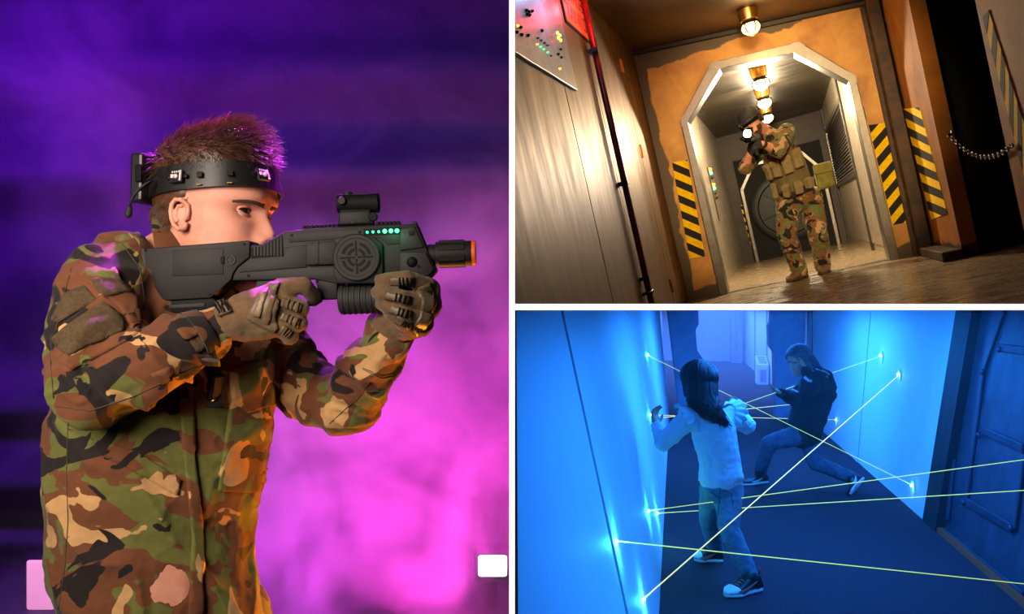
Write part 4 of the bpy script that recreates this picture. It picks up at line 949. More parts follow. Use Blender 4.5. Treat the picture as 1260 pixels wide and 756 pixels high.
mat('lash', srgb(40, 26, 20), 0.8); mat('eye white', srgb(226, 218, 212), 0.25); mat('iris brown', srgb(56, 34, 22), 0.2)
mat('hair brown', srgb(98, 62, 42), 0.4, color2=srgb(60, 38, 26), nscale=60, spec=0.5)
mat('brow hair', srgb(70, 44, 30), 0.7)
mat('black plastic', srgb(22, 21, 23), 0.42, bump=0.05, bscale=700); mat('gun black', srgb(25, 22, 23), 0.6, spec=0.3, bump=0.08, bscale=900)
mat('gun panel', srgb(30, 27, 28), 0.62, spec=0.3, bump=0.06, bscale=900); mat('gun dark', srgb(9, 8, 9), 0.7, spec=0.2); mat('gun rubber', srgb(24, 23, 24), 0.7)
mat('muzzle orange', srgb(226, 96, 20), 0.5); mat('steel screw', srgb(40, 40, 42), 0.35, 0.7)
mat('led green', (0.05, 1, 0.4), emit=(0.03, 1.0, 0.35), estr=2.2); mat('led green hot', (0.1, 1, 0.4), emit=(0.06, 1.0, 0.32), estr=3.0)
mat('glove cloth', srgb(106, 80, 50), 0.9, color2=srgb(86, 64, 40), nscale=40, bump=0.3, bscale=900, sheen=0.15)
mat('glove rubber', srgb(92, 76, 56), 0.5, bump=0.05, bscale=500); mat('glove pad', srgb(120, 98, 70), 0.5)
mat('clear lens', srgb(200, 190, 190), 0.15, spec=0.8); mat('board dark', srgb(28, 26, 30), 0.35); mat('board chip', srgb(210, 205, 200), 0.4)
mat('yellow print', srgb(150, 120, 40), 0.6)
WOOD = [srgb(102, 60, 36), srgb(96, 96, 46), srgb(184, 142, 94), srgb(30, 23, 23)]
camo('woodland cloth', 7.0, WOOD, 2.0, (1, 1, 1.25))
camo('woodland small', 6.5, [srgb(120, 82, 54), srgb(98, 106, 64), srgb(176, 146, 104), srgb(34, 28, 26)], 5.0, (1, 1, 1.2), weave=500)
mat('velcro', srgb(92, 72, 46), 0.95, color2=srgb(70, 54, 34), nscale=220, bump=0.5, bscale=900)
mat('black webbing', srgb(24, 23, 25), 0.6, bump=0.2, bscale=600); mat('thread', srgb(70, 56, 36), 0.9)
mat('boot leather', srgb(40, 36, 34), 0.5)

# ================================================================== left: man in woodland camouflage with the blaster
Y0 = 1.43
def A(px, py, dy=0.0): return at(px, py, Y0 + dy)
man = thing('person', 'man in woodland camouflage jacket with black headband aiming a dark toy blaster', 'person', loc=(A(190, 500).x, Y0, FZ))
HS = 1.07
HR = Matrix.Rotation(math.radians(-16), 4, 'Z') @ Matrix.Rotation(math.radians(3), 4, 'Y') @ Matrix.Rotation(math.radians(-3), 4, 'X') @ Matrix.Scale(HS, 4)
ear_at = A(229, 266, -0.08)
HT = Matrix.Translation(ear_at - (HR @ Vector((0, -.074, 0)))) @ HR
def HP(x, y, z): return HT @ Vector((x, y, z))
# body: head, neck and the frame inside the clothes
core = MB()
core.cap(HP(-.035, 0, -.03), .056 * HS, A(212, 330, 0.0), .062)
core.cap(A(212, 330, 0), .07, A(190, 520, .02), .13); core.cap(A(190, 520, .02), .13, A(188, 760, .02), .14)
core.cap(A(212, 350, 0), .05, A(140, 365, -.12), .045); core.cap(A(212, 350, .02), .05, A(316, 440, .15), .03)
limb(core, [A(140, 365, -.12), A(116, 476, -.19), A(262, 402, -.15), A(290, 394, -.152)], [.045, .040, .029, .026])
limb(core, [A(318, 440, .15), A(432, 494, .08), A(484, 405, -.05)], [.030, .030, .029])
for px, dy in ((150, -.06), (225, .1)): limb(core, [A(px, 800, dy), Vector((A(px, 800).x + .03, Y0 + dy, -1.0)), Vector((A(px, 800).x - .02, Y0 + dy, FZ + .08))], [.085, .06, .045])
hmesh = head_mesh(HT, .8)
body = put('body', join('body', [hmesh, ear_mesh(HT, -1, .74), ear_mesh(HT, 1, .74), lids(HT), blob(core, .008, 4)]), 'skin', man, smooth=True)
eyes(HT, man, gaze=-.32); lashes(HT, man)
put('eyebrows', brow_mesh(HT, head=hmesh).mesh('brow'), 'brow hair', man, smooth=True)
bz = lambda th: .062 + .016 * math.cos(th)         # the headband sits higher over the brow
# hair: a swept-up shell with strands over it
def hair_h(th, z):
    """thickness of the hair above the skin: long on top, swept forward, short at sides and nape"""
    top = max(0.0, min(1.0, (z - bz(th) - .014) / .030)); front = math.cos(th)
    return .004 + .020 * top + .012 * top * max(0, front) + .001 * max(0, -front)
rings, roots = [], []
zs = list(np.linspace(-.05, .133, 44))
for z in zs:
    ring = []
    for k in range(72):
        th = 2 * math.pi * k / 72; x, y = head_surface(th, z); e = hair_h(th, z)
        lim = np.interp(abs(math.cos(th / 2)) , [0, .45, .60, .68, .72, .76, .82, 1], [-.05, -.045, -.02, -.005, .03, .05, .06, .07])      # hairline: low at the nape, high over the brow
        k_ = max(0.0, min(1.0, (z - lim) / .016)); e = -.010 + (e + .010) * k_ * k_ * (3 - 2 * k_)
        n = Vector((math.cos(th) * .8, math.sin(th), max(0, (z - .05)) * 22)).normalized(); q = Vector((x, y, z)) + n * e
        ring.append(HT @ q)
        if e > 0 and not (bz(th) - .028 < z < bz(th) + .006):
            for j in range(6 if z > .05 else 3):
                up = max(0, min(1, (z - bz(th) - .012) / .035)); t2 = th + random.uniform(-.05, .05); z2 = z + random.uniform(-.003, .003); x2, y2 = head_surface(t2, min(z2, .1329))
                n2 = Vector((math.cos(t2) * .8, math.sin(t2), max(0, (z2 - .05)) * 22)).normalized(); p2 = Vector((x2, y2, z2)) + n2 * (e - .004)
                fl = (Vector((.95, random.uniform(-.3, .3), .25 + random.uniform(-.25, .3))) * up + Vector((-.25, 0, -1)) * (1 - up)) + n2 * (.35 + random.uniform(-.1, .25)) + Vector((random.uniform(-.2, .2),) * 3)
                M3 = HT.to_3x3()
                roots.append((HT @ p2, (M3 @ fl).normalized(), (M3 @ Vector((.1, 0, -.5))) * .6, (.018 + .020 * up) * random.uniform(.6, 1.3)))
    rings.append(ring)
hs = MB().loft(rings).mesh('hair')
hm = MB(); strands(hm, roots, 0, .0007, 3, 3)
put('hair', join('hair', [hs, hm.mesh('strands')]), 'hair brown', man, smooth=True)
# ---- jacket
jk = MB(); PH = math.radians(36); AX, BX = Vector((math.cos(PH), math.sin(PH), 0)), Vector((math.sin(PH), -math.cos(PH), 0))
rings = []
for py, xl, xr, dy in ((300, 178, 240, 0), (312, 140, 280, 0), (330, 112, 312, .0), (360, 92, 338, .01), (400, 74, 344, .02), (450, 66, 336, .02), (500, 60, 330, .02), (550, 55, 326, .02), (600, 51, 318, .02), (640, 55, 307, .02), (690, 57, 309, .02), (730, 62, 314, .02), (770, 68, 319, .02), (830, 72, 322, .02)):
    xl, xr = xl + (30 if py > 340 else 12), xr - 9
    c = A((xl + xr) / 2, py, dy); hx = (xr - xl) / 2 / F * (Y0 + dy); a = hx / .905; b = a / 1.30; ring = []
    for k in range(40):
        t = 2 * math.pi * k / 40; ring.append(c + AX * (a * math.copysign(abs(math.cos(t)) ** .9, math.cos(t))) + BX * (b * math.copysign(abs(math.sin(t)) ** .9, math.sin(t))))
    rings.append(ring)
jk.loft(rings)
jk.cap(A(285, 400, .05), .075, A(345, 432, .12), .062)
# near arm: bulky upper sleeve, elbow, forearm to the cuff
limb(jk, [A(152, 322, -.09), A(128, 360, -.13), A(120, 420, -.17), A(120, 472, -.19)], [.052, .076, .076, .068])
limb(jk, [A(120, 472, -.19), A(168, 454, -.185), A(225, 424, -.165), A(251, 412, -.155)], [.066, .062, .048, .042])
# far arm
limb(jk, [A(300, 420, .12), A(345, 452, .14), A(395, 488, .11), A(428, 492, .07)], [.06, .062, .062, .060])
limb(jk, [A(428, 492, .07), A(455, 455, .01), A(472, 425, -.03), A(478, 408, -.045)], [.060, .050, .042, .039])
jme = blob(jk, .0046, 5)
EL, ER = A(112, 474, -.215), A(428, 492, .07)
AXES = [(A(122, 345, -.13), A(112, 474, -.215)), (A(112, 474, -.215), A(251, 412, -.16)), (A(300, 420, .12), A(428, 492, .07)), (A(428, 492, .07), A(478, 408, -.045))]
def ridge(q): return max(0.0, 1 - abs(noise.noise(q)) * 2.6) ** 2
def jack(p):
    w = wrinkle(p, 8.0, .0045, 1.3, (1, 1, .8)) + wrinkle(p, 21.0, .0016, 5.0)
    best, bd = None, 9
    for a, b in AXES:
        ab = b - a; t = max(0, min(1, (p - a).dot(ab) / ab.length_squared)); d = (p - (a + ab * t)).length
        if d < bd: best, bd = (a, ab.normalized()), d
    if bd < .10:                             # sleeves: creases that run round the arm and slant
        a, d = best; s = (p - a).dot(d); r = p - a - d * s; q = d * (s * 15) + r * 9 + Vector((noise.noise(p * 6), noise.noise(p * 6 + Vector((3, 3, 3))), 0)) * .8
        w += .0085 * (ridge(q) - .3) * min(1, max(0, (.105 - bd) / .03))
    else:                                    # body of the jacket: long slanting drapes
        q = Vector((p.x * 9 + p.z * 5, p.y * 9, p.z * 3.2 - p.x * 3)) + Vector((0, 0, 1)) * noise.noise(p * 5) * .7
        w += .0075 * (ridge(q) - .3)
    # sharper folds where the sleeves bend and hang
    for c, k in ((EL, 1.0), (ER, 1.0), (A(165, 456, -.205), .6), (A(345, 452, .14), .6)):
        d = (p - c).length; w += .006 * k * math.exp(-(d / .11) ** 2) * math.sin(d * 150 + 5 * noise.noise(p * 9)) * .8
    w += .006 * math.sin((p.x * .8 + p.z) * 34 + 4 * noise.noise(p * 5)) * max(0, noise.noise(p * 3.3 + Vector((4, 4, 4)))) * 1.4
    return w
push(jme, jack)
jacket = put('jacket', jme, 'woodland cloth', man, smooth=True)
JB = bvh_of(jme)
def sew(name, poly, m, thick=.0025, res=4): return patch(MB(), JB, poly, thick, res).build(name, m, jacket, smooth=True)
def stitch(name, pts, r=.0008, m='thread', lift=.0003): 
    q = seam(JB, pts, r, lift)
    if len(q) > 1: return MB().tube(q, r, 6).build(name, m, jacket, smooth=True)
sew('sleeve_pocket', [(64, 412), (108, 378), (140, 352), (142, 338), (158, 352), (170, 380), (173, 408), (160, 418), (120, 440), (88, 456), (66, 440)], 'woodland cloth', .004)
sew('velcro_patch', [(68, 400), (105, 378), (122, 372), (104, 352), (80, 362), (64, 392)], 'velcro', .0025)
sew('velcro_patch', [(66, 416), (128, 372), (148, 392), (150, 410), (108, 424), (84, 440)], 'velcro', .0065)
sew('pocket_flap', [(106, 336), (140, 333), (150, 352), (165, 370), (172, 402), (160, 408), (146, 380), (128, 366), (112, 352)], 'woodland cloth', .0095)
sew('velcro_patch', [(113, 346), (138, 342), (157, 362), (128, 366)], 'velcro', .012)
sew('cuff_tab', [(204, 402), (226, 389), (246, 412), (230, 420)], 'woodland cloth', .007)
sew('velcro_patch', [(228, 414), (242, 408), (255, 426), (244, 434)], 'velcro', .003)
sew('sleeve_tab', [(186, 460), (206, 452), (214, 464), (198, 472)], 'woodland cloth', .005)
stitch('sleeve_seam', [(70, 500), (110, 506), (160, 490), (215, 464), (268, 442)])
stitch('sleeve_seam', [(88, 330), (74, 380), (62, 440), (66, 490)])
stitch('shoulder_seam', [(122, 292), (150, 300), (172, 330), (178, 370), (172, 408)])
stitch('side_seam', [(84, 520), (82, 580), (84, 640), (80, 700), (72, 750)])
sew('front_placket', [(218, 470), (236, 470), (240, 560), (248, 640), (250, 756), (232, 756), (236, 660), (226, 560)], 'woodland cloth', .006)
sew('zipper_gap', [(243, 640), (249, 650), (250, 760), (243, 760)], 'gun dark', .0005)
sew('chest_pocket', [(282, 500), (300, 470), (334, 452), (332, 560), (318, 606), (268, 604)], 'woodland cloth', .004)
sew('pocket_flap', [(280, 454), (334, 440), (332, 498), (302, 508), (284, 492)], 'woodland cloth', .009)
sew('hip_pocket', [(118, 540), (170, 556), (222, 590), (218, 610), (120, 556)], 'woodland cloth', .005)
stitch('pocket_seam', [(112, 540), (168, 560), (212, 588)])
stitch('front_seam', [(228, 470), (232, 560), (242, 660), (244, 756)])
stitch('yoke_seam', [(405, 522), (440, 490), (455, 470)]); stitch('cuff_seam', [(446, 453), (470, 463), (492, 459)]); stitch('cuff_seam', [(447, 455), (470, 466), (492, 462)])
# cuffs and collar: open bands standing off the skin
def band(c, d, r0, r1, L, m, name, parent, thick=.004, flare=0, flat=None, fk=1.0):
    d = d.normalized(); a = d.orthogonal().normalized() if flat is None else (flat - d * flat.dot(d)).normalized(); b = d.cross(a); n = 32; R = []
    for (h, r) in ((0, r0), (L, r1), (L, r1 - thick), (0, r0 - thick)):
        R.append([c + d * h + (a * math.cos(2 * math.pi * k / n) * fk + b * math.sin(2 * math.pi * k / n)) * (r * (1 + .03 * math.sin(3 * 2 * math.pi * k / n))) for k in range(n)])
    R.append(R[0]); return MB().loft(R, caps=False).build(name, m, parent, smooth=True)
band(A(240, 416, -.165), A(262, 405, -.15) - A(225, 424, -.175), .044, .038, .022, 'woodland cloth', 'cuff', jacket, .005)
band(A(475, 424, -.035), A(484, 402, -.05) - A(470, 430, -.03), .041, .040, .034, 'woodland cloth', 'cuff', jacket, .005)
band(A(203, 316, 0), HP(-.05, 0, -.05) - A(203, 316, 0), .083, .072, .042, 'woodland cloth', 'collar', jacket, .006)
# a black buckle strap on the chest
bk = MB().tube([p for p in seam(JB, [(258, 440), (262, 470), (262, 500)], .002, .006)], (.014, .003), 10, flat=Vector((1, 0, 0))).build('strap', 'black webbing', jacket)
p, n = hit(JB, 262, 476, .008); ux = n.cross(Vector((0, 0, 1))).normalized(); uz = ux.cross(n)
MB().cbox(p, ux * .03, n * .012, uz * .045).build('buckle', 'black plastic', jacket, bevel=.004)
# trousers and boots, below the picture
tr = MB(); hipz = A(190, 800).z
for px, dy in ((148, -.06), (230, .1)):
    x = A(px, 800).x; limb(tr, [Vector((x, Y0 + dy, hipz)), Vector((x + .03, Y0 + dy, -1.0)), Vector((x - .02, Y0 + dy, FZ + .14))], [.12, .09, .075])
put('trousers', blob(tr, .012, 4), 'woodland cloth', man, smooth=True)
for px, dy in ((148, -.06), (230, .1)):
    x = A(px, 800).x; bt = put('boot', MB().ball((x - .02, Y0 + dy, FZ + .12), .055, .055, .09).mesh('boot'), 'boot leather', man, smooth=True)
    shoe('boot', bt, (x - .10, Y0 + dy, FZ), (x + .18, Y0 + dy, FZ), (0, 0, 1), .1, .12, ['gun rubber', 'boot leather', 'boot leather', 'boot leather', 'gun dark'])
# ---- gloves
def fingers(chains, mb):
    for pts, rad in chains: limb(mb, pts, rad)
gl = MB()
limb(gl, [A(284, 396, -.152), A(292, 393, -.152)], [.0315, .033], flat=Vector((0, 1, 0)), fk=.9)
limb(gl, [A(290, 394, -.152), A(330, 378, -.158)], [.034, .030], flat=Vector((0, 1, 0)), fk=.72)
limb(gl, [A(300, 385, -.152), A(348, 360, -.150)], [.032, .022], flat=Vector((0, 1, 0)), fk=.8)
limb(gl, [A(300, 402, -.150), A(345, 398, -.152)], [.026, .022], flat=Vector((0, 1, 0)), fk=.8)
gun_dy = -.095
chR = [([A(345, 354, -.150), A(374, 351, -.150), A(386, 364, -.125), A(386, 368, -.11)], [.0155, .0135, .0115, .0105]),
       ([A(341, 372, -.158), A(370, 380, -.150), A(366, 386, -.105), A(345, 384, -.075)], [.0150, .0140, .0125, .0110]),
       ([A(342, 389, -.156), A(368, 398, -.148), A(363, 402, -.105), A(342, 398, -.075)], [.0145, .0135, .0120, .0105]),
       ([A(342, 404, -.152), A(358, 414, -.146), A(354, 417, -.11), A(338, 412, -.08)], [.0135, .0125, .0110, .0100]),
       ([A(315, 372, -.13), A(328, 356, -.075), A(352, 356, -.055)], [.017, .0145, .012])]
fingers(chR, gl)
gR = put('glove', blob(gl, .0028, 3), 'glove cloth', man, smooth=True, label='brown glove on the trigger hand')
push(gR.data, lambda p: wrinkle(p, 26, .0016, 2.0))
GB = bvh_of(gR.data)
def gsew(name, poly, m, par, bv, thick=.003, res=2.5): return patch(MB(), bv, poly, thick, res).build(name, m, par, smooth=True)
gsew('knuckle_guard', [(304, 392), (318, 362), (334, 349), (345, 349), (338, 364), (343, 372), (338, 390), (343, 404), (336, 408), (322, 402)], 'glove rubber', gR, GB, .0045)
gsew('guard_rib', [(313, 388), (324, 362), (331, 358), (321, 390)], 'glove pad', gR, GB, .0075)
gsew('guard_rib', [(324, 394), (334, 366), (339, 368), (331, 398)], 'glove cloth', gR, GB, .006)
gsew('wrist_strap', [(266, 378), (280, 371), (286, 384), (272, 390)], 'glove rubber', gR, GB, .008)
for k in range(4): gsew('strap_rib', [(268 + k * 3.4, 379 - k * 1.7), (270 + k * 3.4, 378 - k * 1.7), (275 + k * 3.2, 387 - k * 1.4), (273 + k * 3.2, 388 - k * 1.4)], 'gun dark', gR, GB, .0095, 2)
for (x0, y0, x1, y1) in ((346, 372, 370, 380), (346, 389, 368, 398), (346, 404, 358, 412)):
    dx, dy = x1 - x0, y1 - y0; L = math.hypot(dx, dy); nx, ny = -dy / L * 5, dx / L * 5
    gsew('finger_guard', [(x0 + nx, y0 + ny), (x1 + nx, y1 + ny), (x1 - nx, y1 - ny), (x0 - nx, y0 - ny)], 'glove rubber', gR, GB, .003)
    for k in range(3):
        f = .3 + .25 * k; cx, cy = x0 + dx * f, y0 + dy * f; gsew('guard_ridge', [(cx + nx * .9 - dx * .035, cy + ny * .9 - dy * .035), (cx + nx * .9 + dx * .06, cy + ny * .9 + dy * .06), (cx - nx * .9 + dx * .06, cy - ny * .9 + dy * .06), (cx - nx * .9 - dx * .035, cy - ny * .9 - dy * .035)], 'glove cloth', gR, GB, .0055, 2)
gl = MB()
limb(gl, [A(483, 414, -.055), A(482, 398, -.06), A(500, 385, -.065)], [.030, .032, .034])
limb(gl, [A(490, 395, -.06), A(522, 375, -.085), A(526, 358, -.10)], [.034, .030, .022]); limb(gl, [A(495, 398, -.07), A(516, 398, -.10)], [.03, .024])
chL = [([A(526, 352, -.115), A(500, 342, -.148), A(478, 344, -.142), A(468, 345, -.130)], [.0138, .0128, .0122, .0112]),
       ([A(527, 373, -.125), A(495, 366, -.155), A(472, 361, -.148), A(464, 360, -.135)], [.0138, .0130, .0124, .0114]),
       ([A(522, 392, -.122), A(496, 385, -.150), A(478, 377, -.144), A(470, 374, -.130)], [.0134, .0126, .0120, .0110]),
       ([A(510, 406, -.112), A(496, 398, -.140), A(484, 389, -.138), A(478, 385, -.125)], [.0122, .0118, .0112, .0104]),
       ([A(505, 375, -.05), A(500, 350, -.045), A(485, 338, -.05)], [.018, .015, .012])]
fingers(chL, gl)
gL = put('glove', blob(gl, .0028, 3), 'glove cloth', man, smooth=True, label='brown glove on the supporting hand')
push(gL.data, lambda p: wrinkle(p, 26, .0016, 7.0))
GB2 = bvh_of(gL.data)
for (x0, y0, x1, y1) in ((480, 346, 508, 346), (474, 363, 505, 370), (480, 380, 506, 388), (488, 393, 505, 401)):
    dx, dy = x1 - x0, y1 - y0; L = math.hypot(dx, dy); nx, ny = -dy / L * 4.5, dx / L * 4.5
    gsew('finger_guard', [(x0 + nx, y0 + ny), (x1 + nx, y1 + ny), (x1 - nx, y1 - ny), (x0 - nx, y0 - ny)], 'glove rubber', gL, GB2, .0025)
    for k in range(4):
        f = .45 + .14 * k; cx, cy = x0 + dx * f, y0 + dy * f; gsew('guard_ridge', [(cx + nx * .9 - dx * .02, cy + ny * .9 - dy * .02), (cx + nx * .9 + dx * .04, cy + ny * .9 + dy * .04), (cx - nx * .9 + dx * .04, cy - ny * .9 + dy * .04), (cx - nx * .9 - dx * .02, cy - ny * .9 - dy * .02)], 'gun dark', gL, GB2, .0045, 2)
gsew('knuckle_guard', [(510, 356), (528, 348), (533, 362), (533, 384), (524, 402), (512, 412), (506, 404), (516, 390), (519, 370)], 'glove rubber', gL, GB2, .004)

# ---- headband with sensors (worn, so a part of the man)
def band_at(th, z, e):
    x, y = head_surface(th, z); return HP(x + math.cos(th) * e, y + math.sin(th) * e, z)
R = []
n = 96
for (dz, e) in ((-.023, .0105), (.018, .0145), (.018, .0085), (-.023, .0055), (-.023, .0105)):
    R.append([band_at(2 * math.pi * k / n, bz(2 * math.pi * k / n) + dz, e) for k in range(n)])
hb = MB().loft(R, caps=False).build('headband', 'black plastic', man, smooth=False, autosmooth=40)
def on_band(th, w, h, d, m, name, par, dz=-.004, e=.0125, bevel=.001):
    c = band_at(th, bz(th) + dz, e); c1 = band_at(th + .02, bz(th + .02) + dz, e); c2 = band_at(th, bz(th) + dz + .01, e); a = (c1 - c).normalized(); b = (c2 - c); b = (b - a * b.dot(a)).normalized(); nn = a.cross(b)
    if nn.dot(c - HP(0, 0, bz(th))) < 0: nn = -nn
    return c, a, b, nn, MB().cbox(c + nn * d / 2, a * w, b * h, nn * d).build(name, m, par, bevel=bevel)
for th in (-1.60, -.30, 1.2):
    c, a, b, nn, o = on_band(th, .024, .021, .006, 'board dark', 'sensor_board', hb)
    c = c + nn * .006
    if a.x < 0: a = -a
    MB().cbox(c - a * .006, a * .005, b * .006, nn * .003).build('chip', 'board chip', o); MB().lathe(c + a * .002 - b * .001, nn, [(0, .0042), (.003, .004), (.004, .002), (.0042, .0001)], 14).build('diode', 'clear lens', o, smooth=True)
    MB().cbox(c + a * .0095, a * .003, b * .018, nn * .003).build('chip', 'board chip', o)
    for k in range(4): MB().cbox(c - a * .006 + a * .004 * k + b * .007, a * .002, b * .003, nn * .002).build('chip', 'board chip', o)
    for sg_ in (-1, 1): MB().lathe(c - nn * .006 + a * sg_ * .0165, nn, [(0, .004), (.004, .0038), (.0045, .001)], 12).build('screw', 'steel screw', o)
for th in (-1.32, -.88): on_band(th, .010, .010, .0035, 'gun panel', 'clip_plate', hb); on_band(th, .009, .0025, .0025, 'yellow print', 'print_mark', hb, dz=-.019)
# battery box at the back of the head with its plug
bxm = A(184, 222, -.03); fx, fz = (HR.to_3x3() @ Vector((1, 0, 0))).normalized(), (HR.to_3x3() @ Vector((0, 0, 1))).normalized(); fy = fz.cross(fx)
fz2 = Vector((0.02, 0, 1)).normalized(); fx2 = Vector((1, -.25, 0)).normalized(); fy2 = fz2.cross(fx2)
box = MB().cbox(bxm, fx2 * .024, fy2 * .07, fz2 * .084).build('battery_box', 'black plastic', hb, bevel=.005)
MB().cbox(bxm - fx2 * .013, fx2 * .004, fy2 * .055, fz2 * .06).build('lid', 'gun panel', box, bevel=.002)
MB().cbox(bxm + fx2 * .008 + fz2 * .006 - fy2 * .037, fx2 * .012, fy2 * .006, fz2 * .03).build('socket', 'gun dark', box, bevel=.002)
MB().tube([A(188, 222, -.08), A(178, 230, -.085), A(168, 236, -.085), A(162, 246, -.085), A(159, 256, -.085)], .0024, 8).build('cable', 'gun rubber', box, smooth=True)
MB().tube([A(188, 222, -.08), A(180, 226, -.09), A(172, 232, -.092), A(164, 241, -.09), A(159, 256, -.087)], .0022, 8).build('cable', 'gun rubber', box, smooth=True)
MB().cap(A(159.5, 256, -.085), .0045, A(158, 264, -.085), .006, seg=12).build('plug', 'gun rubber', box, smooth=True)

# ================================================================== the blaster
gun = thing('toy_blaster', 'dark grey laser tag blaster with green lights held by the man', 'toy blaster', loc=A(380, 320, -.095))
GY = Y0 - .095
def G(px, py, dy=0.0): return at(px, py, GY + dy)
def slab(name, poly, half, m, par=gun, bevel=.002, near=None, far=None, asm=None):
    """an outline with thickness across the blaster, from near (towards the viewer) to far"""
    nr = -half if near is None else near; fr = half if far is None else far
    return MB().prism([G(x, y, 0) + Vector((0, nr, 0)) for x, y in poly], (0, fr - nr, 0)).build(name, m, par, bevel=bevel, autosmooth=30)
arc = [(291, 345), (293, 338), (298, 330), (305, 324), (312, 319)]
st = slab('stock', [(185, 307.5), (312, 297.5), (314, 300), (313, 318)] + arc[::-1][1:] + [(266, 367), (193.5, 371)], .026, 'gun black', bevel=.003)
slab('battery_cover', [(220.5, 309.5), (282, 306.8), (282, 338.5), (220.5, 341)], 0, 'gun panel', st, .0012, -.0275, -.02)
slab('cover_catch', [(279, 317), (283, 317), (283, 326), (279, 326)], 0, 'gun dark', st, .0005, -.0285, -.02)
def knob(x, y, r, d, m, name, par, near=-.026, prof=None):
    R_ = r / F * GY; return MB().lathe(G(x, y) + Vector((0, near, 0)), (0, -1, 0), prof(R_) if prof else [(0, R_), (d * .7, R_), (d, R_ * .85), (d, .0001)], 24).build(name, m, par, autosmooth=30)
knob(291, 321, 6, .002, 'gun panel', 'screw_ring', st, prof=lambda R: [(0, R), (.002, R), (.002, R * .75), (.0005, R * .7), (.0005, R * .45), (.002, R * .4), (.002, R * .2), (.0008, R * .18), (.0008, .0001)])
for x, y in ((307, 302), (265, 363), (188, 309.5), (198, 366)): knob(x, y, 1.7, .001, 'gun dark', 'screw', st)
slab('butt_pad', [(181, 306), (186, 307), (194.5, 371), (198, 384), (191, 384), (186, 360)], .024, 'gun rubber', bevel=.002)
slab('lower_stock', [(194, 370), (266, 366), (276, 374), (262, 383), (199, 387)], .02, 'gun dark', bevel=.003)
slab('lower_rail', [(205, 376), (258, 373), (258, 378), (206, 381)], 0, 'gun panel', gun, .001, -.022, -.018)
# receiver
rc = slab('receiver', [(312, 303.5), (325, 302.5), (355, 286.5), (385, 283), (514, 277), (526, 306), (531, 318), (538, 333), (531, 342), (505, 346), (470, 350), (420, 350), (389, 344), (291, 346), (293, 338), (298, 330), (305, 324), (312, 319)], .022, 'gun black', bevel=.003)
slab('cheek_rib_panel', [(314, 306), (326, 305), (352, 291), (354, 316), (314, 319)], 0, 'gun dark', rc, .001, -.0235, -.018)
for k in range(9): slab('rib', [(318 + 4 * k, 306 - max(0, (k - 2)) * 2.1), (320 + 4 * k, 305.5 - max(0, (k - 2)) * 2.1), (320 + 4 * k, 316), (318 + 4 * k, 316.3)], 0, 'gun black', rc, 0, -.0247, -.022)
slab('side_panel', [(355, 306), (382, 303), (382, 330), (300, 336), (306, 325), (314, 320), (355, 317)], 0, 'gun black', rc, .001, -.0245, -.018)
slab('side_box', [(382, 301), (419, 298), (419, 322), (417, 327), (382, 328)], 0, 'gun panel', rc, .003, -.032, -.018)
slab('side_box_rib', [(394, 300), (398, 299.6), (398, 326), (394, 326.4)], 0, 'gun panel', rc, .001, -.0335, -.03)
slab('upper_panel', [(360, 288), (500, 281), (507, 300), (480, 303), (470, 294), (420, 296), (360, 300)], 0, 'gun panel', rc, .001, -.0235, -.018)
slab('front_panel', [(495, 284), (512, 280), (524, 306), (494, 310)], 0, 'gun black', rc, .002, -.0255, -.018)
slab('lower_front', [(494, 312), (526, 311), (536, 333), (529, 341), (494, 340)], 0, 'gun panel', rc, .003, -.027, -.018)
knob(509.5, 323.7, 6.5, .006, 'gun dark', 'ball_button', rc, -.027, lambda R: [(0, R), (.0005, R), (.003, R * .85), (.0055, R * .45), (.006, .0001)])
knob(517.5, 329, 2, .001, 'gun dark', 'screw', rc, -.027); knob(446, 287.5, 2, .001, 'gun dark', 'screw', rc, -.0235); knob(364, 291, 1.6, .001, 'gun dark', 'screw', rc, -.0235); knob(311, 340, 1.8, .001, 'gun dark', 'screw', rc, -.0225)
slab('window', [(505, 287), (512, 285.5), (513, 291), (506, 292)], 0, 'gun dark', rc, .0004, -.0262, -.02)
for k, (x, y, hot) in enumerate(((455, 287.7, 0), (462, 287.3, 0), (469, 287, 0), (476.3, 286.3, 1), (483.7, 286, 1), (491, 285.8, 1))):
    knob(x, y, 1.6 if not hot else 2.6, .0022, 'led green hot' if hot else 'led green', 'status_light', rc, -.0235, lambda R: [(0, R), (.001, R), (.002, R * .6), (.0023, .0001)])
slab('led_recess', [(450, 283.5), (497, 281), (497, 290.5), (478, 291.5), (474, 292), (450, 292)], 0, 'gun dark', rc, .001, -.0237, -.02)
lg = light('POINT', 'led_glow', G(482, 286, -.045), .05, (0.05, 1.0, 0.4), size=.01); lg.parent = gun; lg.matrix_parent_inverse = Matrix.Translation(-gun.location)
# speaker disc with a crosshair grille
slab('speaker_plate', [(415, 296), (436, 290), (462, 292), (474, 302), (475, 336), (466, 350), (420, 350), (415, 340)], 0, 'gun black', gun, .003, -.030, -.018)
R_ = 28.5 / F * GY; sc_ = G(443.5, 318.4) + Vector((0, -.030, 0))
sp = MB().lathe(sc_, (0, -1, 0), [(0, R_), (.004, R_), (.006, R_ * .95), (.006, R_ * .82), (.005, R_ * .8), (.005, .0001)], 48).build('speaker_disc', 'gun panel', gun, autosmooth=30)
ex, ez = Vector((1, 0, 0)), Vector((0, 0, 1)); sf = sc_ + Vector((0, -.0051, 0))
for r0, r1 in ((.28, .40), (.52, .64)):
    for q in range(4):
        pts = []
        for r, rng in ((r0, range(0, 9)), (r1, range(8, -1, -1))):
            for k in rng:
                a = math.radians(90 * q + 14 + 62 * k / 8); pts.append(sf + (ex * math.cos(a) + ez * math.sin(a)) * (R_ * r))
        MB().prism(pts, (0, -.0006, 0)).build('grille_slot', 'gun dark', sp)
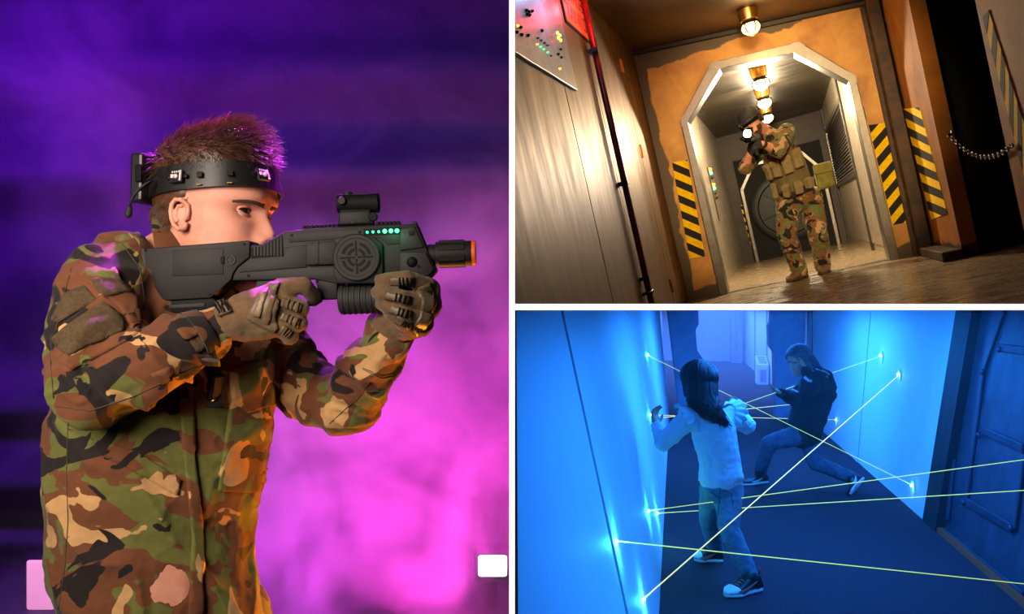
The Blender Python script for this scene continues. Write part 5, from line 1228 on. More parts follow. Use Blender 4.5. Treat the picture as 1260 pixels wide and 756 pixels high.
for q in range(4):
    a = math.radians(90 * q + 3); d = ex * math.cos(a) + ez * math.sin(a); s2 = d.cross(Vector((0, 1, 0)))
    for r0, r1 in ((.06, .20), (.24, .70)): MB().box(sf + d * R_ * r0 - s2 * R_ * .035, d * R_ * (r1 - r0), s2 * R_ * .07, (0, -.0008, 0)).build('grille_slot', 'gun dark', sp)
# rails and sight
rl = slab('rail', [(372, 282), (494, 275.5), (494, 279), (372, 285)], .010, 'gun dark', bevel=.001)
for k in range(24):
    x = 374 + 5 * k; y = 282 - (x - 372) * 6.5 / 122
    if not 416 < x < 462: slab('rail_tooth', [(x, y), (x + .4, y - 3.2), (x + 2.8, y - 3.3), (x + 3.2, y - .2)], .010, 'gun dark', rl, 0)
slab('front_sight', [(506, 277.5), (506.5, 273), (513, 273), (514.5, 277.5)], .006, 'gun black', gun, .001)
sg_t = slab('sight_mount', [(418, 278.5), (419, 262), (422, 259), (457, 258), (459, 268), (461, 276.5)], .012, 'gun dark', gun, .002)
slab('mount_plate', [(420, 263), (456, 261), (457, 275), (420, 277)], 0, 'gun black', sg_t, .001, -.014, -.011)
knob(461, 268, 5.5, .006, 'gun dark', 'clamp_knob', sg_t, -.012); knob(436, 274, 2.4, .001, 'gun panel', 'screw', sg_t, -.014)
ta, tb = G(416, 251), G(466, 249.5); rr = .0155
MB().lathe(ta, tb - ta, [(0, rr * .8), (0, rr), (.004, rr * 1.02), (.02, rr * .96), (.045, rr * .96), (.055, rr * 1.02), ((tb - ta).length, rr * 1.05), ((tb - ta).length, rr * .85), ((tb - ta).length - .004, rr * .84), ((tb - ta).length - .004, .0001)], 32).build('sight_tube', 'gun dark', sg_t, autosmooth=30)
MB().lathe(tb - (tb - ta).normalized() * .003, tb - ta, [(0, rr * .84), (.0012, .0001)], 24).build('lens', 'clear lens', sg_t, smooth=True)
knob(423.5, 249, 5, .008, 'gun black', 'turret', sg_t, -.014)
MB().lathe(G(428, 243), (0, 0, 1), [(0, .0075), (.008, .0075), (.009, .006), (.009, .0001)], 18).build('turret', 'gun black', sg_t, autosmooth=30)
slab('tube_rib', [(432, 239.5), (452, 238.5), (458, 241), (432, 243)], .006, 'gun black', sg_t, .001)
# barrel with orange muzzle
ba, bb = G(527, 313.5), G(584.5, 311.5); L = (bb - ba).length; r = 15.5 / F * GY
MB().lathe(ba, bb - ba, [(0, r * .8), (.012, r * .8), (.013, r * .98), (.03, r), (L - .006, r), (L - .003, r * .97), (L - .003, r * .6), (L - .03, r * .58), (L - .03, .0001)], 40).build('barrel', 'gun black', gun, autosmooth=30)
d = (bb - ba).normalized(); e1, e2 = Vector((0, 1, 0)), d.cross(Vector((0, 1, 0)))
for k in range(8):
    a = 2 * math.pi * k / 8 + .35; q = e1 * math.cos(a) + e2 * math.sin(a); tq = d.cross(q)
    MB().box(ba + d * .018 + q * (r - .0025) - tq * .0045, d * (L - .034), tq * .009, q * .0045).build('barrel_rib', 'gun black', gun, bevel=.001)
MB().lathe(bb - d * .005, d, [(0, r * 1.0), (.003, r * 1.03), (.006, r * 1.0), (.0065, r * .62), (.002, r * .6)], 36, caps=False).build('muzzle_ring', 'muzzle orange', gun, autosmooth=30)
# grip, trigger, fore grip
slab('pistol_grip', [(318, 344), (352, 344), (350, 380), (356, 412), (322, 416), (314, 380)], .016, 'gun rubber', gun, .006)
slab('trigger_block', [(391, 344), (418, 344), (418, 368), (396, 369.5)], .018, 'gun black', gun, .003); knob(393.5, 347, 1.8, .001, 'gun dark', 'screw', gun, -.018)
tg = MB().tube([G(352, 372), G(374, 374), G(388, 374), G(394, 370), G(395, 362)], (.004, .009), 10, flat=Vector((0, 0, 1))).build('trigger_guard', 'gun black', gun, smooth=True)
MB().tube([G(372, 345), G(376, 354), G(374, 364)], (.003, .005), 8).build('trigger', 'gun dark', gun, smooth=True)
fa, fb = G(418, 369), G(500, 366); r = 18 / F * GY
fg = MB().lathe(fa, fb - fa, [(0, r * .85), (.002, r), ((fb - fa).length, r), ((fb - fa).length + .002, r * .8)], 36).build('fore_grip', 'gun rubber', gun, autosmooth=30)
for k in range(11): MB().lathe(fa + (fb - fa) * (.04 + .085 * k), fb - fa, [(0, r), (.0012, r * 1.05), (.0045, r * 1.05), (.0057, r)], 36, caps=False).build('grip_rib', 'gun rubber', fg, autosmooth=30)
knob(422, 376, 2, .001, 'gun dark', 'screw', fg, -.019)

# ================================================================== upper right: man in camouflage with a lit weapon light
def basis(x, z):
    """rotation whose x axis is x and whose z axis is near z"""
    x = Vector(x).normalized(); z = Vector(z); z = (z - x * z.dot(x)).normalized(); y = z.cross(x)
    return Matrix((x, y, z)).transposed().to_4x4()
YM = 7.12
def K(px, py, dy=0.0): return at(px, py, YM + dy)
mb_ = thing('person', 'crouching man in camouflage with dark cap and vest aiming a lit weapon in the passage', 'person', loc=K(993, 343))
kw = BW
mat('vest tan', srgb(128, 112, 74), 0.85, color2=srgb(106, 92, 58), nscale=30, bump=0.2, bscale=300); mat('pouch tan', srgb(150, 132, 92), 0.85, color2=srgb(128, 110, 72), nscale=30, bump=0.2, bscale=300)
mat('strap dark', srgb(30, 28, 26), 0.7); mat('cap dark', srgb(34, 34, 42), 0.7, bump=0.1, bscale=300); mat('bag green', srgb(128, 122, 52), 0.85, color2=srgb(104, 98, 40), nscale=20)
mat('suede', srgb(120, 92, 60), 0.9, color2=srgb(96, 72, 46), nscale=30); mat('suede dark', srgb(70, 52, 36), 0.9); mat('glove dark', srgb(40, 42, 46), 0.7)
mat('weapon light', (1, 1, 1), emit=(0.85, 0.95, 1.0), estr=40.0); mat('beard', srgb(70, 44, 28), 0.8); mat('mask black', srgb(20, 20, 22), 0.4)
hd_c = K(925, 152, -.42); fwd = (Vector((0, 0, 0)) - hd_c).normalized()
lookd = (fwd + BU * -.25 - BW * .12).normalized(); upd = (BW * 1.0 + BU * -.28).normalized()
KT = Matrix.Translation(hd_c) @ basis(lookd, upd) @ Matrix.Scale(1.0, 4)
# joints
neck, chest, waist, pelv = K(942, 164, -.28), K(958, 184, -.20), K(974, 222, -.05), K(982, 242, 0)
shL, shR = K(968, 163, -.26), K(938, 178, -.30)                # his left is to the right in the picture
elL, wrL, haL = K(957, 186, -.48), K(938, 177, -.58), K(927, 180, -.62)
elR, wrR, haR = K(917, 207, -.44), K(922, 190, -.54), K(926, 181, -.60)
hipA, kneA, ankA = K(970, 246, 0), K(968, 289, -.10), K(984, 334, .02)
hipB, kneB, ankB = K(996, 243, .03), K(1006, 286, -.05), K(1013, 327, .12)
bd = MB(); bd.cap(KT @ Vector((-.03, 0, -.02)), .06, neck, .06); limb(bd, [neck, chest, waist, pelv], [.07, .125, .12, .12])
limb(bd, [chest, shL, elL, wrL], [.08, .05, .042, .028]); limb(bd, [chest, shR, elR, wrR], [.08, .05, .042, .028])
limb(bd, [pelv, hipA, kneA, ankA], [.1, .075, .055, .04]); limb(bd, [pelv, hipB, kneB, ankB], [.1, .075, .055, .04])
put('body', join('body', [(khd := head_mesh(KT, 1.0, 72, 60)), ear_mesh(KT, -1, .85), ear_mesh(KT, 1, .85), lids(KT), blob(bd, .008, 4)]), 'skin', mb_, smooth=True)
eyes(KT, mb_); put('eyebrows', brow_mesh(KT, head=khd).mesh('brow'), 'brow hair', mb_, smooth=True)
def shell(T, e, fn, n=48, m=30, z0=-.05, z1=.1325):
    R = []
    for z in np.linspace(z0, z1, m):
        ring = []
        for k in range(n):
            th = 2 * math.pi * k / n; x, y = head_surface(th, float(z)); q = e if fn(th, z) else -.012
            nn = Vector((math.cos(th), math.sin(th), max(0, (z - .06)) * 22)).normalized(); ring.append(T @ (Vector((x, y, z)) + nn * q))
        R.append(ring)
    return MB().loft(R)
bdm = shell(KT, .006, lambda th, z: math.cos(th) > .05 and z < -.03 and not (math.cos(th) > .8 and -.068 < z), z0=-.117, z1=.0); put('beard', bdm.mesh('beard'), 'beard', mb_, smooth=True)
cap = shell(KT, .016, lambda th, z: True, z0=.045).build('cap', 'cap dark', mb_, smooth=True)
br = []
for k in range(13):
    a = -1.1 + 2.2 * k / 12; x, y = head_surface(a, .055); L = .065 * math.cos(a * 1.25); br.append((Vector((x + .012, y * 1.1, .052)), Vector((x + .016 + max(L, .0), y * 1.1, .044 - .012 * math.cos(a)))))
pts = [KT @ a for a, b in br] + [KT @ b for a, b in br[::-1]]
vs_ = [KT @ q for a, b in br for q in (a, b, a + Vector((0, 0, -.004)), b + Vector((0, 0, -.004)))]
fb = MB(); f_ = []
for k in range(12):
    i = 4 * k; j = i + 4; f_ += [(i, i + 1, j + 1, j), (i + 2, j + 2, j + 3, i + 3), (i + 1, i + 3, j + 3, j + 1)]
fb.add(vs_, f_).build('visor', 'cap dark', cap, smooth=True)
gg = MB().tube([KT @ Vector((math.cos(a) * .1 + (.0 if abs(a) < 1 else -.005), math.sin(a) * .082, .02)) for a in np.linspace(-1.5, 1.5, 15)], (.004, .016), 8, flat=KT.to_3x3() @ Vector((1, 0, 0))).build('eye_shield', 'mask black', mb_, smooth=True)
MB().tube([KT @ Vector((math.cos(a) * .1, math.sin(a) * .083, .05 - .02 * abs(math.sin(a)))) for a in np.linspace(1.2, 5.0, 24)], .008, 8).build('headset_band', 'strap dark', mb_, smooth=True)
for sd in (-1, 1): MB().lathe(KT @ Vector((0, sd * .076, .005)), KT.to_3x3() @ Vector((0, sd, 0)), [(0, .036), (.018, .036), (.026, .026), (.027, .001)], 18).build('ear_cup', 'strap dark', mb_, autosmooth=40)
MB().tube([KT @ Vector(q) for q in ((.0, .085, -.01), (.05, .082, -.05), (.09, .045, -.07), (.105, .02, -.072))], [.004, .003, .003, .006], 8).build('microphone', 'strap dark', mb_, smooth=True)
# clothes
tr = MB(); limb(tr, [waist, pelv], [.135, .145]); limb(tr, [hipA, kneA, ankA], [.108, .083, .068]); limb(tr, [hipB, kneB, ankB], [.108, .085, .070]); limb(tr, [pelv, hipA], [.12, .1]); limb(tr, [pelv, hipB], [.12, .1])
tm = blob(tr, .008, 5); push(tm, lambda p: wrinkle(p, 9, .009, 3.0)); trs = put('trousers', tm, 'woodland small', mb_, smooth=True); TB = bvh_of(tm)
jm = MB(); limb(jm, [neck + BW * -.02, chest, waist], [.085, .15, .14]); limb(jm, [chest, shL, elL.lerp(shL, .0), elL.lerp(wrL, .3)], [.1, .075, .062, .050]); limb(jm, [chest, shR, elR, elR.lerp(wrR, .15)], [.1, .075, .058, .054])
jm2 = blob(jm, .008, 5); push(jm2, lambda p: wrinkle(p, 9, .008, 9.0)); jk2 = put('jacket', jm2, 'woodland small', mb_, smooth=True)
vm = MB(); ax = (pelv - neck).normalized()
limb(vm, [chest.lerp(neck, .35), chest.lerp(waist, .4), waist.lerp(pelv, .1)], [.125, .168, .158])
vm2 = blob(vm, .01, 4); vest = put('vest', vm2, 'vest tan', mb_, smooth=True); VB = bvh_of(vm2)
def pouch(x0, y0, x1, y1, w, bv, m, par, name='pouch', d=.05):
    """a small bag on the surface between two picture points (its top and bottom edge middles)"""
    a, n1 = hit(bv, x0, y0); b, n2 = hit(bv, x1, y1)
    if a is None or b is None: return
    n = (n1 + n2).normalized(); v = b - a; s = v.cross(n).normalized(); n = s.cross(v).normalized()
    if n.dot(a) > 0: n = -n
    o = MB().box(a - s * w / 2 - n * .01, v, s * w, n * d).build(name, m, par, bevel=.010); MB().box(a - s * w / 2 * 1.04 + n * (d - .012), v * .35, s * w * 1.04, n * .008).build('flap', m, o, bevel=.003); return o
for x0, y0, x1, y1, w in ((953, 196, 959, 216, .075), (964, 191, 971, 212, .078), (975, 184, 982, 206, .080), (987, 176, 993, 198, .075), (945, 202, 950, 219, .06)): pouch(x0, y0, x1, y1, w, VB, 'pouch tan', vest)
for (x, y, x2, y2) in ((951, 170, 958, 196), (968, 166, 976, 186), (985, 172, 990, 182)):
    q = seam(VB, [(x, y), (x2, y2)], .003, .012, 2)
    if len(q) > 1: MB().tube(q, (.016, .005), 8).build('shoulder_strap', 'strap dark', vest, smooth=True)
bc = waist.lerp(pelv, .45); axd = (pelv - waist).normalized(); sx = BU.normalized(); sy = axd.cross(sx).normalized(); sx = sy.cross(axd)
belt = MB().loft([[bc + axd * h + (sx * math.cos(2 * math.pi * k / 32) * 1.02 + sy * math.sin(2 * math.pi * k / 32) * .98) * r for k in range(32)] for h, r in ((-.03, .155), (.03, .160), (.03, .15), (-.03, .146), (-.03, .155))], caps=False).build('belt', 'strap dark', mb_, autosmooth=40)
BB = bvh_of(belt)
for x0, y0, x1, y1, w in ((967, 226, 970, 240, .06), (980, 223, 983, 236, .07), (992, 219, 995, 231, .065), (1001, 214, 1004, 227, .06)): pouch(x0, y0, x1, y1, w, bvh_of([belt, trs, vest]), 'pouch tan', belt, d=.06)
bg = K(1014, 217, .06); MB().cbox(bg, BU * .15, BV * .12, BW * .22).build('hip_bag', 'bag green', belt, bevel=.03, bseg=3)
MB().cbox(bg + BW * .07 - BV * .06, BU * .155, BV * .03, BW * .09).build('bag_flap', 'bag green', belt, bevel=.01)
hol = K(953, 235, -.1); MB().cbox(hol, BU * .05, BV * .07, BW * .14).build('holster', 'vest tan', belt, bevel=.012)
MB().tube([hol + BW * .06, hol + BW * .12 - BU * .01], [.018, .022], 10).build('holster_grip', 'strap dark', belt, smooth=True)
band(elL.lerp(wrL, .22), wrL - elL, .054, .050, .03, 'woodland small', 'cuff', jk2, .006)
wd_ = (wrL - elL).normalized(); band(wrL.lerp(elL, .12), wd_, .036, .036, .03, 'strap dark', 'watch_strap', mb_, .005)
for w_, h_, nm, sd, hv in ((wrL, haL, 'glove', -1, BW), (wrR, haR, 'glove', 1, BW)):
    g_ = MB(); hand(g_, w_, (h_ - w_), hv, 1.0, curl=1.1, thumb=sd); put(nm, blob(g_, .004, 2), 'glove dark', mb_, smooth=True)
for a_, k_, toe in ((ankA, kneA, K(963, 345, -.17)), (ankB, kneB, K(1016, 343, -.04))):
    gnd = a_ - BW * ((a_.dot(BW) + BH)); tg_ = toe - BW * (toe.dot(BW) + BH); dd = (tg_ - gnd).normalized()
    bt = MB().cap(a_ + BW * .05, .062, gnd + BW * .07, .052).build('boot', 'suede', mb_, smooth=True)
    shoe('boot', bt, gnd - dd * .075 + BW * .002, gnd + dd * .205 + BW * .002, BW, .11, .115, ['suede dark', 'suede', 'suede', 'suede', 'suede dark'])
# weapon with a bright light, held by the man
wp = thing('toy_rifle', 'dark toy rifle with a bright white light held by the crouching man', 'toy rifle', loc=haR)
mz = K(914, 171, -.88); bt_ = K(935, 168, -.42); wd = (mz - bt_).normalized(); ws = wd.cross(BW).normalized(); wu = ws.cross(wd)
MB().cbox(bt_.lerp(mz, .45), wd * .34, ws * .045, wu * .07).build('receiver', 'gun black', wp, bevel=.006)
MB().prism([bt_.lerp(mz, .2) + wu * .03 - ws * .015, bt_.lerp(mz, -.1) + wu * .02 - ws * .015, bt_.lerp(mz, -.1) - wu * .08 - ws * .015, bt_.lerp(mz, .2) - wu * .03 - ws * .015], ws * .03).build('stock', 'gun black', wp, bevel=.004)
MB().lathe(bt_.lerp(mz, .7), wd, [(0, .026), (.10, .026), (.101, .012), (.16, .012), (.161, .016), (.19, .016), (.191, .008)], 18).build('barrel', 'gun dark', wp, autosmooth=30)
MB().cbox(bt_.lerp(mz, .4) - wu * .085, wd * .035, ws * .028, wu * .12).build('magazine', 'gun black', wp, bevel=.004)
MB().cbox(bt_.lerp(mz, .5) + wu * .06, wd * .08, ws * .035, wu * .045).build('sight', 'gun dark', wp, bevel=.006)
lt = K(919.5, 164.5, -.95); ld = (Vector((0, 0, 0)) - lt).normalized()
tor = MB().lathe(lt - ld * .12, ld, [(0, .016), (.06, .016), (.085, .033), (.12, .035), (.12, .03)], 20, caps=False).build('torch', 'gun dark', wp, autosmooth=30)
MB().lathe(lt - ld * .003, ld, [(0, .031), (.006, .022), (.009, .0005)], 18).build('lens', 'weapon light', tor, smooth=True)
fl = light('SPOT', 'torch_light', lt + ld * .02, 25, (0.85, 0.93, 1.0), lt + ld * 2 - BU * 1.3 - BW * .1, size=.02, spot=75, blend=.6); fl.parent = wp; fl.matrix_parent_inverse = Matrix.Translation(-wp.location)

# ================================================================== lower right: two girls in the laser hall
UPC = CW
mat('hair dark', srgb(44, 12, 20), 0.5, color2=srgb(24, 7, 12), nscale=80); mat('hair long brown', srgb(126, 90, 100), 0.5, color2=srgb(72, 50, 62), nscale=80)
mat('top pale', srgb(206, 212, 222), 0.85, bump=0.15, bscale=400); mat('hoodie black', srgb(12, 4, 8), 0.9, bump=0.2, bscale=300); mat('hoodie print', srgb(190, 195, 205), 0.7)
mat('jeans', srgb(112, 140, 160), 0.85, color2=srgb(86, 112, 134), nscale=18, bump=0.25, bscale=500); mat('jeans dark', srgb(88, 98, 120), 0.85, color2=srgb(62, 72, 94), nscale=18, bump=0.25, bscale=500)
mat('shoe white', srgb(226, 230, 234), 0.5); mat('shoe black', srgb(18, 18, 22), 0.5); mat('shoe red', srgb(220, 92, 88), 0.5); mat('shoe mint', srgb(150, 220, 200), 0.5)
def swoosh(s, d, up, L, heel, w, h, par, m, sides=(1, -1)):
    for sd in sides:
        pts = [heel + d * (L * f) + s * sd * (w * float(np.interp(f, [.2, .5, .7, .9], [.38, .41, .50, .42])) + .001) + up * (h * z) for f, z in ((.80, .34), (.66, .28), (.52, .34), (.36, .5), (.22, .66))]
        MB().tube(pts, [(.003, .004), (.003, .013), (.003, .011), (.003, .007), (.002, .002)], 8, flat=s).build('side_mark', m, par, smooth=True)
def long_hair(T, name, par, m, fall, ends, e=.014, n=260):
    """long hair: one mass that covers the skull and falls along a path, grooved into locks, with loose strands at the tips"""
    zlim = lambda th: float(np.interp(math.cos(th), [-1, -.2, .3, .62, .82, 1], [-.09, -.085, -.06, .02, .062, .075]))
    mb = shell(T, e, lambda th, z: z > zlim(th), 56, 40, -.10, .1325); limb(mb, [p for p, r in fall], [r for p, r in fall])
    me = blob(mb, .0055, 4); M3 = T.to_3x3().inverted(); c0 = T.translation
    def locks(p):
        q = M3 @ (p - c0); th = math.atan2(q.y, q.x + .01); return .0045 * noise.noise(Vector((th * 9, q.z * 5, 3.0))) + .003 * noise.noise(Vector((th * 26, q.z * 7, 8.0)))
    push(me, locks); sm = MB(); p0, r0 = fall[-2]
    for i in range(n):
        k = random.choice(range(1, len(fall))); (pa, ra), (pb, rb) = fall[k - 1], fall[k]
        d = Vector((random.gauss(0, 1), random.gauss(0, 1), random.gauss(0, .4))).normalized(); t = ends[random.randrange(len(ends))] + Vector((random.gauss(0, .014), random.gauss(0, .014), random.gauss(0, .012)))
        f = random.random(); p = pa.lerp(pb, f) + d * (ra + (rb - ra) * f) * .96; q = pb + d * rb * .98; sm.tube([p, p.lerp(q, .6) + d * .003, q, q.lerp(t, .6) + d * .006, t], [.0012, .0026, .0028, .0024, .0006], 4, caps=False)
    return put(name, join(name, [me, sm.mesh('strands')]), m, par, smooth=True)
# ---- girl in the pale top, seen from behind
def g1(px, py, dy=0.0): return at(px, py, 4.55 + dy)
ga = thing('person', 'girl in pale ruffled top and jeans seen from behind reaching to the wall', 'person', loc=Cw(888, 705, 0))
hc_ = g1(860, 474, .02); look = (CV * .75 - CU * .66 - CW * .12); GT = Matrix.Translation(hc_) @ basis(look, CW + CU * .06) @ Matrix.Scale(1.0, 4)
nk, ch_, wa, pe = g1(871, 506, 0), g1(878, 532, 0), g1(886, 570, 0), g1(888, 598, 0)
sL, eL, wL, hL_ = g1(848, 514, -.02), g1(816, 546, .02), g1(808, 524, .12), g1(806, 514, .14)
sR, eR, wR, hR_ = g1(900, 512, .06), g1(920, 525, .14), g1(913, 510, .24), g1(908, 503, .28)
hA, kA, aA = g1(878, 604, .03), g1(872, 636, .12), g1(880, 676, .34)
hB, kB, aB = g1(897, 604, -.02), g1(896, 648, -.10), g1(921, 706, -.16)
bd = MB(); bd.cap(GT @ Vector((-.03, 0, -.04)), .048, nk, .045); limb(bd, [nk, ch_, wa, pe], [.05, .10, .085, .095]); limb(bd, [ch_, sL, eL, wL], [.06, .038, .031, .022]); limb(bd, [ch_, sR, eR, wR], [.06, .038, .031, .022])
limb(bd, [pe, hA, kA, aA], [.08, .058, .042, .03]); limb(bd, [pe, hB, kB, aB], [.08, .058, .042, .03])
hand(bd, wL, hL_ - wL, CU * .5 + CV * .6, .85, .55, 1); hand(bd, wR, hR_ - wR, -CU, .85, .5, -1)
put('body', join('body', [(ghd := head_mesh(GT, .8, 64, 56)), ear_mesh(GT, -1, .8), ear_mesh(GT, 1, .8), lids(GT), blob(bd, .006, 3)]), 'skin', ga, smooth=True); eyes(GT, ga); put('eyebrows', brow_mesh(GT, 1, .8, ghd).mesh('brow'), 'hair dark', ga, smooth=True)
tp = MB(); limb(tp, [nk - CW * .02, ch_, wa, wa.lerp(pe, .55)], [.055, .122, .112, .122]); limb(tp, [ch_, sL, eL, wL], [.08, .060, .048, .032]); limb(tp, [ch_, sR, eR, wR], [.08, .060, .048, .032])
tm = blob(tp, .007, 5); push(tm, lambda p: wrinkle(p, 12, .007, 4.0)); top = put('top', tm, 'top pale', ga, smooth=True); TPB = bvh_of(tm)
def ruffle(bv, line, par, m, h=.045, n=40):
    """a gathered frill standing up from a line on the cloth"""
    q = seam(bv, line, 0, .002, 1.5)
    if len(q) < 4: return
    a = [];
    for i, p in enumerate(q):
        nn = (Vector((0, 0, 0)) - p).normalized(); t = (q[min(i + 1, len(q) - 1)] - q[max(i - 1, 0)]).normalized(); s = t.cross(nn).normalized(); w = .014 * math.sin(i * 1.25)
        e = p + nn * h * .55 + s * h * .7 * (1 if s.dot(CU) * (1 if par.get('flip', 0) == 0 else -1) < 0 else -1) + t * w
        a.append((p, e + nn * w))
    vs_ = [x for c in a for x in c]; mb = MB().add(vs_ + [x + Vector((.003, -.003, .003)) for x in vs_], [(2 * i, 2 * i + 1, 2 * i + 3, 2 * i + 2) for i in range(len(a) - 1)] + [tuple(len(vs_) + k for k in (2 * i, 2 * i + 2, 2 * i + 3, 2 * i + 1)) for i in range(len(a) - 1)] + [(2 * i + 1, len(vs_) + 2 * i + 1, len(vs_) + 2 * i + 3, 2 * i + 3) for i in range(len(a) - 1)])
    return put('ruffle', mb.mesh('ruffle'), m, par, smooth=True)
for s_, e_ in ((sL, eL), (sR, eR)):       # a gathered frill round each shoulder
    d_ = (e_ - s_).normalized(); a_ = d_.orthogonal().normalized(); b_ = d_.cross(a_); R = []
    for h, r, wv in ((-.030, .058, 0), (-.012, .078, .3), (.012, .098, 1), (.016, .098, 1), (-.006, .078, .3), (-.020, .056, 0)):
        R.append([s_ + d_ * (h - .01 + .014 * wv * math.sin(14 * 2 * math.pi * k / 112)) + (a_ * math.cos(2 * math.pi * k / 112) + b_ * math.sin(2 * math.pi * k / 112)) * (r + .008 * wv * math.cos(14 * 2 * math.pi * k / 112)) for k in range(112)])
    MB().loft(R, caps=False).build('ruffle', 'top pale', top, smooth=True)
hd = wa.lerp(pe, .55); hx_ = (pe - wa).normalized(); px_ = CU.cross(hx_).normalized(); pu = hx_.cross(px_)
MB().loft([[hd + hx_ * h + (pu * math.cos(2 * math.pi * k / 28) + px_ * math.sin(2 * math.pi * k / 28) * .9) * r for k in range(28)] for h, r in ((-.012, .120), (.022, .126), (.022, .118), (-.012, .112), (-.012, .120))], caps=False).build('hem_band', 'top pale', top, smooth=True)
jn = MB(); limb(jn, [wa.lerp(pe, .5), pe], [.105, .112]); limb(jn, [pe, hA, kA, aA], [.1, .078, .056, .047]); limb(jn, [pe, hB, kB, aB], [.1, .080, .058, .048])
jnm = blob(jn, .007, 4); push(jnm, lambda p: wrinkle(p, 12, .006, 8.0)); jns = put('jeans', jnm, 'jeans', ga, smooth=True); JN = bvh_of(jnm)
for ln in ([(874, 606), (884, 612), (886, 620)], [(890, 604), (900, 608), (902, 622)], [(886, 600), (884, 630), (880, 660)]):
    q = seam(JN, ln, 0, .001, 2)
    if len(q) > 1: MB().tube(q, .0028, 5).build('seam', 'jeans dark', jns, smooth=True)
long_hair(GT, 'hair', ga, 'hair dark', [(GT @ Vector((-.02, 0, .02)), .092), (g1(864, 490, -.03), .088), (g1(873, 503, -.07), .068), (g1(884, 513, -.10), .040), (g1(888, 518, -.10), .022)], [g1(889, 522, -.10), g1(894, 524, -.10), g1(878, 516, -.12)], .016)
for (tx, ty), (hx, hy), nm in (((854, 690), (889, 691), 0), ((893, 735), (934, 726), 1)):
    toe, heel = Cw(tx, ty, 0.0), Cw(hx, hy, 0.0); dd = (toe - heel); L0 = min(dd.length, .25); toe = heel + dd.normalized() * L0
    r_ = MB().cap((aA, aB)[nm], .044, heel + dd.normalized() * .07 + CW * .075, .040).build('shoe', 'shoe black', ga, smooth=True)
    s_, d_, u_, L_ = shoe('shoe', r_, heel, toe, CW, .105, .10, ['shoe white', 'shoe black', 'shoe white', 'shoe black', 'shoe red']); swoosh(s_, d_, u_, L_, heel, .105, .10, r_, 'shoe red')
    MB().tube([heel + u_ * .085 - d_ * .002, heel + u_ * .11 - d_ * .014, heel + u_ * .115], .005, 8).build('pull_tab', 'shoe red', r_, smooth=True)
# ---- girl in the dark hooded top, leaning back under the beams
def g2(px, py, dy=0.0): return at(px, py, 6.85 + dy)
gb = thing('person', 'girl with long brown hair in a dark hooded top leaning back under the beams', 'person', loc=Cw(988, 600, 0))
hc2 = g2(984, 444, 0); look2 = (-CU * .72 - CV * .62 - CW * .40); G2T = Matrix.Translation(hc2) @ basis(look2, CW * .95 + CU * .1) @ Matrix.Scale(1.02, 4)
nk, ch_, wa, pe = g2(1000, 465, .0), g2(1003, 484, 0), g2(995, 512, 0), g2(988, 530, 0)
sF, eF, wF, hF = g2(1005, 468, -.16), g2(997, 478, -.30), g2(992, 457, -.20), g2(989, 449, -.14)      # near arm: hand at her cheek
sB, eB, wB, hB_ = g2(996, 472, .12), g2(976, 491, .05), g2(961, 484, .0), g2(955, 481, -.02)           # far arm: stretched out
hA, kA, aA = g2(981, 536, -.04), g2(947, 545, -.18), g2(936, 577, -.02)
hB2, kB, aB = g2(994, 538, .04), g2(1004, 570, -.06), g2(1047, 588, -.2)
bd = MB(); bd.cap(G2T @ Vector((-.03, 0, -.04)), .05, nk, .05); limb(bd, [nk, ch_, wa, pe], [.06, .11, .095, .10]); limb(bd, [ch_, sF, eF, wF], [.06, .042, .034, .024]); limb(bd, [ch_, sB, eB, wB], [.06, .042, .034, .024])
limb(bd, [pe, hA, kA, aA], [.085, .062, .046, .034]); limb(bd, [pe, hB2, kB, aB], [.085, .062, .046, .034])
hand(bd, wF, hF - wF, -CV, .95, .25, 1); hand(bd, wB, hB_ - wB, CV, .95, .25, 1)
put('body', join('body', [(hhd := head_mesh(G2T, .85, 72, 64)), ear_mesh(G2T, -1, .8), ear_mesh(G2T, 1, .8), lids(G2T), blob(bd, .006, 3)]), 'skin', gb, smooth=True); eyes(G2T, gb); put('eyebrows', brow_mesh(G2T, 1, .8, hhd).mesh('brow'), 'brow hair', gb, smooth=True)
tp = MB(); limb(tp, [nk, ch_, wa, pe], [.08, .15, .145, .150]); limb(tp, [ch_, g2(1018, 486, .04)], [.12, .075]); limb(tp, [ch_, sF, eF, wF], [.10, .080, .062, .042]); limb(tp, [ch_, sB, eB, wB], [.10, .075, .060, .040])
tm = blob(tp, .008, 5); push(tm, lambda p: wrinkle(p, 9, .011, 14.0)); hoo = put('hooded_top', tm, 'hoodie black', gb, smooth=True); HB2 = bvh_of(tm)
hm = MB(); limb(hm, [g2(1006, 458, -.12), g2(1016, 464, .0), g2(1008, 462, .12)], [.045, .06, .045]); limb(hm, [g2(1016, 464, 0), g2(1022, 478, .03)], [.06, .05]); hm_ = blob(hm, .007, 4); push(hm_, lambda p: wrinkle(p, 16, .008, 2.0)); put('hood', hm_, 'hoodie black', hoo, smooth=True)
HB3 = bvh_of(hm_)
for ln in ([(1000, 456), (1006, 459)], [(1004, 454), (1012, 458)], [(1010, 459), (1018, 464)], [(1012, 456), (1020, 461)], [(1007, 462), (1013, 464)]):
    q = seam(HB3, ln, 0, .002, 1.5)
    if len(q) > 1: MB().tube(q, (.007, .003), 6).build('print', 'hoodie print', hoo, smooth=True)
q = seam(HB2, [(990, 464), (995, 469), (999, 470)], 0, .003, 1.5)
if len(q) > 1: MB().tube(q, (.012, .003), 6).build('print', 'hoodie print', hoo, smooth=True)
band(eB.lerp(wB, .9), wB - eB, .043, .040, .03, 'hoodie black', 'cuff', hoo, .006); band(eF.lerp(wF, .88), wF - eF, .043, .040, .03, 'hoodie black', 'cuff', hoo, .006)
q = seam(HB2, [(975, 480), (983, 483)], 0, .004, 1.5)
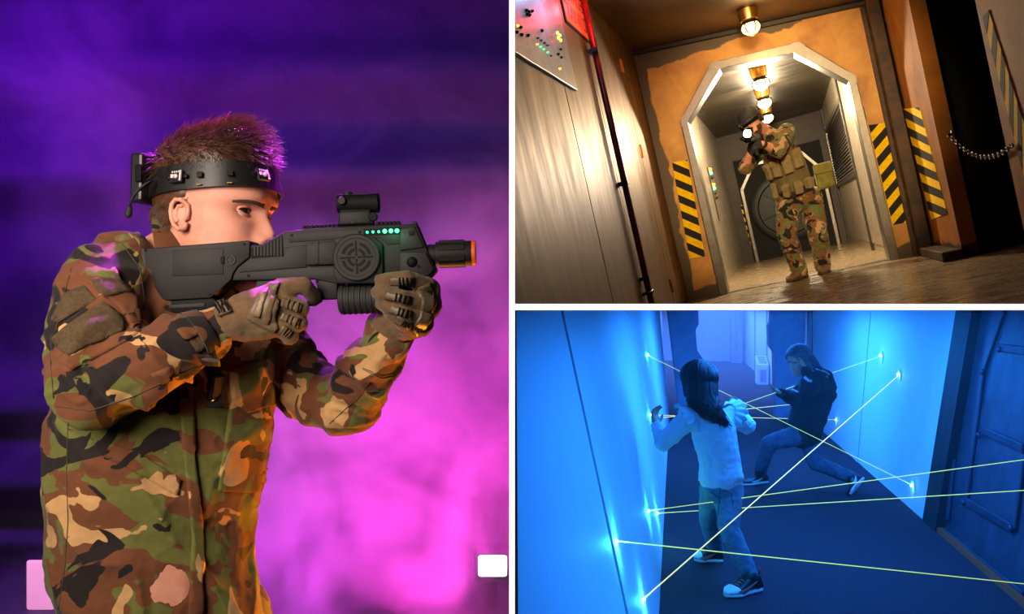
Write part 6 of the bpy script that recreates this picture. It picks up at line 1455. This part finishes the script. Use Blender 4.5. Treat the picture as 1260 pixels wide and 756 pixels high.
if len(q) > 1: MB().tube(q, (.010, .003), 6).build('print', 'hoodie print', hoo, smooth=True)
jn = MB(); limb(jn, [wa.lerp(pe, .6), pe], [.115, .125]); limb(jn, [pe, hA, kA, aA], [.115, .088, .064, .052]); limb(jn, [pe, hB2, kB, aB], [.115, .088, .064, .052])
jnm = blob(jn, .007, 4); push(jnm, lambda p: wrinkle(p, 12, .006, 18.0)); put('jeans', jnm, 'jeans dark', gb, smooth=True)
long_hair(G2T, 'hair', gb, 'hair long brown', [(G2T @ Vector((-.03, 0, .02)), .088), (g2(995, 450, -.03), .085), (g2(1003, 457, -.07), .066), (g2(1009, 462, -.09), .045), (g2(1013, 466, -.09), .025)], [g2(1014, 468, -.09), g2(1008, 470, -.13), g2(1002, 468, -.16)], .014)
toe, heel = Cw(919, 597, 0), Cw(943, 594, 0); dd = (toe - heel).normalized(); toe = heel + dd * .25
r_ = MB().cap(aA, .05, heel + dd * .07 + CW * .08, .044).build('shoe', 'shoe black', gb, smooth=True); s_, d_, u_, L_ = shoe('shoe', r_, heel, toe, CW, .10, .10, ['shoe white', 'shoe black', 'shoe black', 'shoe black', 'shoe black']); swoosh(s_, d_, u_, L_, heel, .10, .10, r_, 'shoe mint')
heel, toe = Cw(1062, 606, 0) + CW * .06, Cw(1047, 613, 0) ; heel = g2(1063, 592, -.22); toe = g2(1046, 609, -.42); dd = (toe - heel).normalized(); toe = heel + dd * .25; upv = (aB - heel.lerp(toe, .35)).normalized() * .6 + CW * .2 - CU * .5
low = min(heel.dot(CW), toe.dot(CW)) + CH
if low < 0.03: heel, toe = heel + CW * (.03 - low), toe + CW * (.03 - low)
r_ = MB().cap(aB, .05, heel + dd * .08 + upv.normalized() * .07, .044).build('shoe', 'shoe black', gb, smooth=True); s_, d_, u_, L_ = shoe('shoe', r_, heel, toe, upv, .10, .10, ['shoe white', 'shoe black', 'shoe black', 'shoe black', 'shoe black']); swoosh(s_, d_, u_, L_, heel, .10, .10, r_, 'shoe mint')
